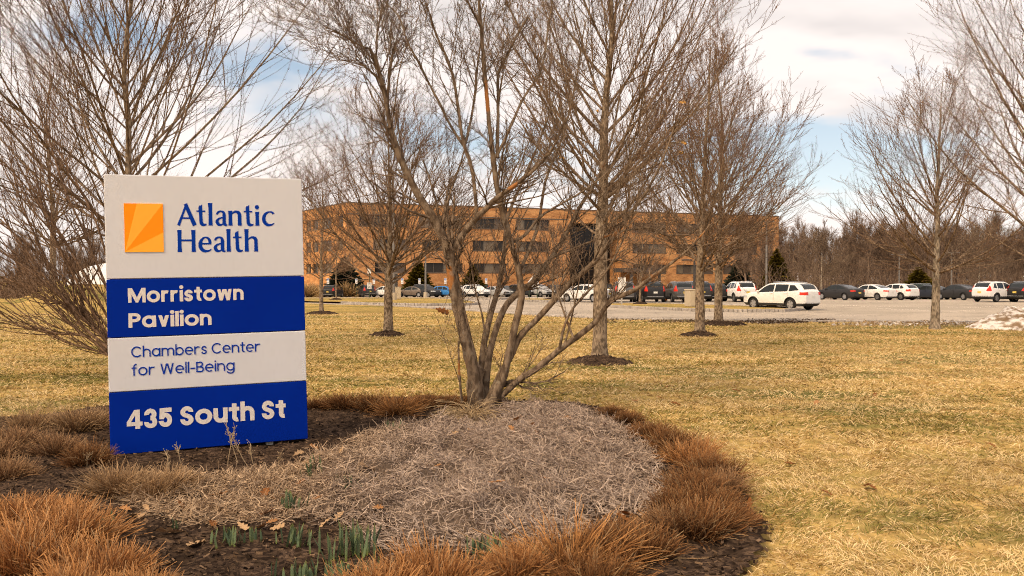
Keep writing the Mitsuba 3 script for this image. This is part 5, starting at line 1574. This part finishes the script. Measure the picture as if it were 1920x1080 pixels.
straps = [strap(np.random.default_rng(300 + i), 1.0, .10 + .02 * (i % 3)) for i in range(6)]
DAF = [(425, 1035, 34, 14, 46, 'cluster of daffodil shoots standing in bare mulch left of the front'), (470, 1030, 20, 5, 40, 'small clump of daffodil shoots right of the biggest bare-mulch cluster'), (330, 1008, 8, 3, 34, 'pair of daffodil shoots under the mat edge at the left'), (203, 1000, 14, 6, 36, 'small daffodil clump beside the lower left tussocks'),
       (548, 972, 16, 9, 50, 'daffodil clump in the leaf litter right of the sign foot'), (585, 915, 14, 8, 40, 'daffodil clump highest up in the litter right of the sign'), (550, 1040, 20, 10, 48, 'daffodil clump left of the largest one near the bottom'), (660, 1060, 46, 26, 78, 'largest leafy daffodil clump at the bottom centre'), (655, 1110, 50, 18, 60, 'daffodil clump cut by the bottom edge below the largest one'),
       (560, 1105, 34, 14, 50, 'wide daffodil clump cut by the bottom edge at the left'), (905, 1060, 26, 12, 62, 'dark daffodil clump in the hollow at the front of the mat'), (740, 815, 14, 8, 26, 'tiny daffodil clump behind the mat left of the shrub'), (1010, 1075, 24, 8, 50, 'daffodil shoots half hidden in the front tussocks'), (1290, 1000, 30, 8, 44, 'daffodil shoots inside the right tussock row'), (650, 945, 26, 9, 32, 'faint daffodil shoots in the mat right of the big leaf'), (1010, 850, 12, 4, 22, 'tiny shoots in the upper middle of the mat')]
for px, py, sp, n, hpx, lb_ in DAF:
    k = thing('daffodil_clump', lb_, 'daffodil')
    p = G(px, py)
    m = p[1] / FPX
    for i in range(int(n * 1.7)):
        q = p[:2] + rng.normal(size=2) * [sp * m * .6, sp * m * .5]
        H = hpx * m * rng.uniform(.5, .9)
        z = float(bedz(q[0], q[1])) - .01 + .5 * float(matz(q[0], q[1])) * bool(shapely.contains_xy(matp, q[0], q[1]))
        put('leaf', straps[rng.integers(0, 6)], None, k, to=T().translate([q[0], q[1], z]).rotate([0, 0, 1], rng.uniform(0, 360)).rotate([0, 1, 0], rng.uniform(-4, 22)).scale([H, .15, H]))

# fallen oak leaves
LE = [(685, 912, 2.0, 'leaf_2', 'large pale fallen oak leaf at the left part of the mat'), (410, 952, 1.5, 'leaf_0', 'orange fallen oak leaf standing in the mat below the sign'), (500, 985, 1.5, 'leaf_1', 'brown curled oak leaf at the mat edge right of the sign foot'), (320, 1018, 1.3, 'leaf_2', 'pale fallen leaf on bare mulch beside the lower left tussocks'),
      (370, 1038, 1.2, 'leaf_2', 'pale ragged leaf on bare mulch left of the daffodil shoots'), (900, 931, .9, 'leaf_2', 'small curled pale leaf in the middle of the mat'), (497, 946, 1.1, 'leaf_1', 'dark red brown leaf under the sign side of the mat'), (1190, 985, 1.8, 'leaf_0', 'orange leaf lying in the right front tussocks')]
for px, py, sc, m, lb_ in LE:
    p = G(px, py); z = float(bedz(p[0], p[1])) + .02 + float(matz(p[0], p[1])) * 1.0 * bool(shapely.contains_xy(matp, p[0], p[1]))
    p = P(px, py, p[1]); p[2] = z
    leaf(lb_, p, sc, m, rng.uniform(0, 360), None, 30)
few = [(960, 848), (970, 838), (1000, 846), (1005, 838), (1050, 815), (1062, 812), (1132, 828), (1190, 880), (1180, 876), (710, 975), (635, 990), (1170, 990), (1215, 992), (1198, 832), (1215, 846), (1185, 838), (235, 975), (250, 985), (265, 990), (275, 975), (490, 1008), (510, 998), (520, 962), (540, 955), (560, 930), (600, 930), (575, 905), (530, 980), (590, 960),
       (705, 773), (720, 776), (770, 775), (655, 772), (640, 900), (400, 1000), (455, 1010), (520, 1010), (610, 1000), (700, 930), (1100, 870), (880, 826), (740, 842), (820, 900), (930, 960), (1020, 935), (1350, 1010), (1405, 960), (1418, 985), (850, 845), (340, 965), (610, 880), (560, 868), (590, 850)]
for px, py in few:
    p = G(px, py); z = float(bedz(p[0], p[1])) + .02 + float(matz(p[0], p[1])) * bool(shapely.contains_xy(matp, p[0], p[1]))
    p[2] = z
    li = int(rng.integers(0, 3))
    where = ('in the gap at the back edge of the bed' if py < 780 else 'on the mulch behind the lower left tussocks' if px < 300 else 'at the foot of the sign' if px < 480 and py > 990 else 'among the daffodils right of the sign foot' if px < 720 and py > 890
             else 'beside the right tussock row' if px > 1145 else 'below the foot of the shrub' if px < 900 else 'on the middle of the mat' if py > 860 else 'on the upper right part of the mat')
    leaf('small ' + ('orange brown', 'dark brown', 'pale tan')[li] + ' oak leaf ' + where, p, rng.uniform(.6, 1.05), f'leaf_{li}', rng.uniform(0, 360), ('orange brown', 'dark brown', 'pale tan')[li] + ' oak leaves ' + where, 35)
for px, py in ((1625, 917), (1635, 920), (1550, 930), (1190, 755), (1240, 750), (1265, 760), (1480, 875), (1510, 725), (1640, 745), (1690, 678), (1530, 760), (1380, 735), (700, 690), (760, 705), (1860, 840), (1255, 728)):
    p = G(px, py); p[2] = .03
    leaf('small brown leaf lying on the open lawn', p, rng.uniform(.7, 1.2), f'leaf_{rng.integers(0, 2)}', rng.uniform(0, 360), 'brown leaves lying on the lawn', 20)

# ------------------------------------------------------------------ lawn blades
rng = np.random.default_rng(91)
bed_cut = bed.buffer(-.04)


def blades(y0, y1, dens, L0, L1, w, seed):
    rng = np.random.default_rng(seed)
    n = int(dens * .62 * (y1 ** 2 - y0 ** 2))
    y = np.sqrt(rng.uniform(y0 ** 2, y1 ** 2, n)); x = rng.uniform(-.66, .66, n) * y
    ok = ~shapely.contains_xy(bed_cut, x, y) & shapely.contains_xy(lawn_poly, x, y)
    x, y = x[ok], y[ok]
    P2 = np.column_stack([x, y])
    clump = meshkit.fbm(np.column_stack([P2 * 4.5, x * 0]), 3, 3)
    ok = rng.random(len(x)) < np.clip((clump - .2) * 2.6, .25, 1)
    x, y, P2, clump = x[ok], y[ok], P2[ok], clump[ok]
    n = len(x)
    flow = meshkit.fbm(np.column_stack([P2 * 2.2, x * 0 + 2]), 2, 7) * 12
    a = flow + rng.normal(size=n) * .9
    lean = rng.uniform(.5, 1.45, n)
    d = np.column_stack([np.cos(a) * np.sin(lean), np.sin(a) * np.sin(lean), np.cos(lean)])
    L = rng.uniform(L0, L1, n) * (.65 + .7 * clump)
    b = np.column_stack([x, y, np.full(n, -.004)])
    m = b + d * (L * .55)[:, None]
    d2 = nrm(d + np.column_stack([np.cos(a) * .5, np.sin(a) * .5, np.full(n, -.35)]))
    t = m + d2 * (L * .5)[:, None]
    t[:, 2] = np.maximum(t[:, 2], .006)
    pl = np.stack([b, m, t], 1)
    W = w * rng.uniform(.7, 1.3, (n, 1)) * np.array([[1, .9, .25]])
    v, f = ribbons(pl, W, nrm(rng.normal(size=(n, 1, 3)) * [1, 1, .8]))
    big = meshkit.fbm(np.column_stack([x * .22 + 5, y * .75, x * 0 + 7]), 4, 13)
    med = meshkit.fbm(np.column_stack([x * 1.1, y * 2.2, x * 0]), 3, 19)
    green = np.clip((big * .7 + med * .3 - .47) * 6.5, 0, 1)
    ct = np.clip(13 / y, .3, 1)
    r = .5 + (rng.random(n) - .5) * ct
    straw = np.array([.52, .36, .145]) * (1 - r[:, None]) + np.array([.83, .63, .35]) * r[:, None]
    olive = np.array([.14, .13, .035]) * (1 - r[:, None]) + np.array([.30, .25, .07]) * r[:, None]
    isg = (rng.random(n) < .07 * ct + .5 * green)[:, None]
    brown = (rng.random(n) < .10 * ct)[:, None]
    col = np.where(isg, olive, np.where(brown, straw * [.55, .5, .42], straw)) * (.74 + .52 * meshkit.fbm(np.column_stack([x * .45, y * 1.1, x * 0]), 4, 29))[:, None]
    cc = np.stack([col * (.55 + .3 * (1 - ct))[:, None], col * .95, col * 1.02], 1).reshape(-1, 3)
    return (v, f), np.repeat(cc, 2, 0)


parts = [blades(4.6, 8.5, 3400, .035, .085, .0048, 1), blades(8.5, 13, 1500, .04, .085, .0075, 2), blades(13, 20, 560, .045, .09, .012, 3), blades(20, 30, 270, .05, .09, .015, 4), blades(30, 46, 80, .05, .10, .024, 5)]
vf = join([p[0] for p in parts]); cc = np.vstack([p[1] for p in parts])
lab(put('lawn_grass', vf, 'blade', color=np.clip(cc, 0, 1), smooth=True), 'short dry straw-coloured grass covering the lawn', 'grass', kind='stuff')

# ------------------------------------------------------------------ snow pile and debris along the lot edge
c = G(1932, 618)
gx, gy = np.meshgrid(np.linspace(-1, 1, 61), np.linspace(-1, 1, 41))
rr = np.sqrt(gx ** 2 + gy ** 2)
nz = meshkit.fbm(np.stack([gx * 4, gy * 3, gx * 0], -1), 4, 6); nz2 = meshkit.fbm(np.stack([gx * 13, gy * 9, gx * 0], -1), 3, 8)
zz = .80 * np.clip(1 - rr ** 1.7, 0, 1) * (.6 + .7 * nz) + .16 * (nz2 - .5) * (rr < .96) - .03
v = np.column_stack([(gx * 1.95 + c[0] + .25).ravel(), (gy * 1.7 + c[1] + .9).ravel(), zz.ravel()])
q = (np.arange(40)[:, None] * 61 + np.arange(60)[None]).ravel()
lab(put('snow_pile', (v, np.vstack([np.stack([q, q + 1, q + 62], 1), np.stack([q, q + 62, q + 61], 1)])), 'snow', smooth=30), 'dirty melting heap of snow at the right edge of the lawn', 'snow pile')


def flakes(px0, px1, py0, py1, n, cols, size, name, label, seed):
    rng = np.random.default_rng(seed)
    px, py = rng.uniform(px0, px1, n), py0 + (py1 - py0) * rng.beta(1.5, 1.5, n)
    g = np.array([G(a, b) for a, b in zip(px, py)])
    ns = meshkit.fbm(np.column_stack([g[:, 0] * .8, g[:, 1] * .8, g[:, 0] * 0]), 2, seed)
    g = g[ns > .42]; n = len(g)
    g[:, 2] += rng.uniform(.01, .07, n)
    d = nrm(rng.normal(size=(n, 3)) * [1, 1, .4]); L = rng.uniform(.4, 1.2, n) * size
    v, f = ribbons(np.stack([g - d * L[:, None] / 2, g, g + d * L[:, None] / 2], 1), L[:, None] * np.array([[.3, .6, .2]]), nrm(rng.normal(size=(n, 1, 3)) * [.5, .5, 1]))
    ci = np.array(cols)[rng.integers(0, len(cols), n)] * rng.uniform(.7, 1.2, (n, 1))
    k = put(name, (v, f), 'blade', color=np.clip(np.repeat(ci, 6, 0), 0, 1), smooth=True)
    lab(k, label, 'debris', kind='stuff')


flakes(1335, 1565, 600, 608, 4200, [(.07, .047, .034), (.13, .085, .058), (.05, .035, .027), (.36, .31, .27), (.2, .145, .1)], .085, 'leaf_litter', 'dark leaf litter and crusted snow along the lot edge by the paired maples', 3)
flakes(1560, 1840, 603, 612, 1500, [(.55, .45, .36), (.30, .2, .11), (.42, .30, .16), (.7, .65, .6)], .12, 'edge_debris', 'scattered straw and snow crumbs along the lot edge right of the wagon', 4)
flakes(1130, 1330, 601, 606, 900, [(.17, .125, .085), (.25, .19, .12), (.1, .075, .05)], .10, 'edge_gravel', 'grey grit along the lot edge behind the tall maple', 5)

# low brown brush along the foot of the building, and tan ornamental grasses
N = 1700
tq = rng.uniform(.02, .98, N)
base2 = C0[None] * (1 - tq[:, None]) + C1[None] * tq[:, None] - np.array([-DIRF[1], DIRF[0]])[None] * rng.uniform(1.2, 5, N)[:, None]
okk = (np.abs(tq * LF - (e0 + e1) / 2) > 7)
base2 = base2[okk]; N = len(base2)
b = np.column_stack([base2, np.full(N, -.6)])
H = rng.uniform(.7, 1.5, N)
pp = b[:, None] + (rng.normal(size=(N, 3)) * [.35, .35, 0] + [0, 0, 1])[:, None] * (np.linspace(0, 1, 3)[None, :, None] * H[:, None, None])
P2, R2 = sprout(rng, pp, np.tile([[.03, .02, .012]], (N, 1)), 4, .2, 1, (.4, .9), lambda t, i: H[i] * .5, 3, .2, .1, .6, .5, .012)
lab(put('bare_hedge', join([tubes(pp, np.tile([[.03, .02, .012]], (N, 1)), 3), tubes(P2, R2, 3)]), 'wood_far', smooth=True), 'low bare brown shrubs along the foot of the brick building', 'shrubs', kind='stuff')
KG = tussock(260, 900, 1.0, 1.0, 1.0, (.34, .21, .09), (.5, .33, .15), (.55, .38, .2), thin=.03)
for px, y, s, lb_ in ((655, 124, 2.3, 'round tan ornamental grass between spruce and the dark SUV'), (578, 120, 2.2, 'tan ornamental grass at the left wing just right of the sign'), (592, 122, 2.0, 'second tan ornamental grass beside the left wing wall')):
    p = ground_at(px, y)
    d = dict(KG); d['to_world'] = T().translate(p.tolist()).scale([s, s, s])
    k = key('ornamental_grass'); scene[k] = d
    lab(k, lb_, 'ornamental grass')
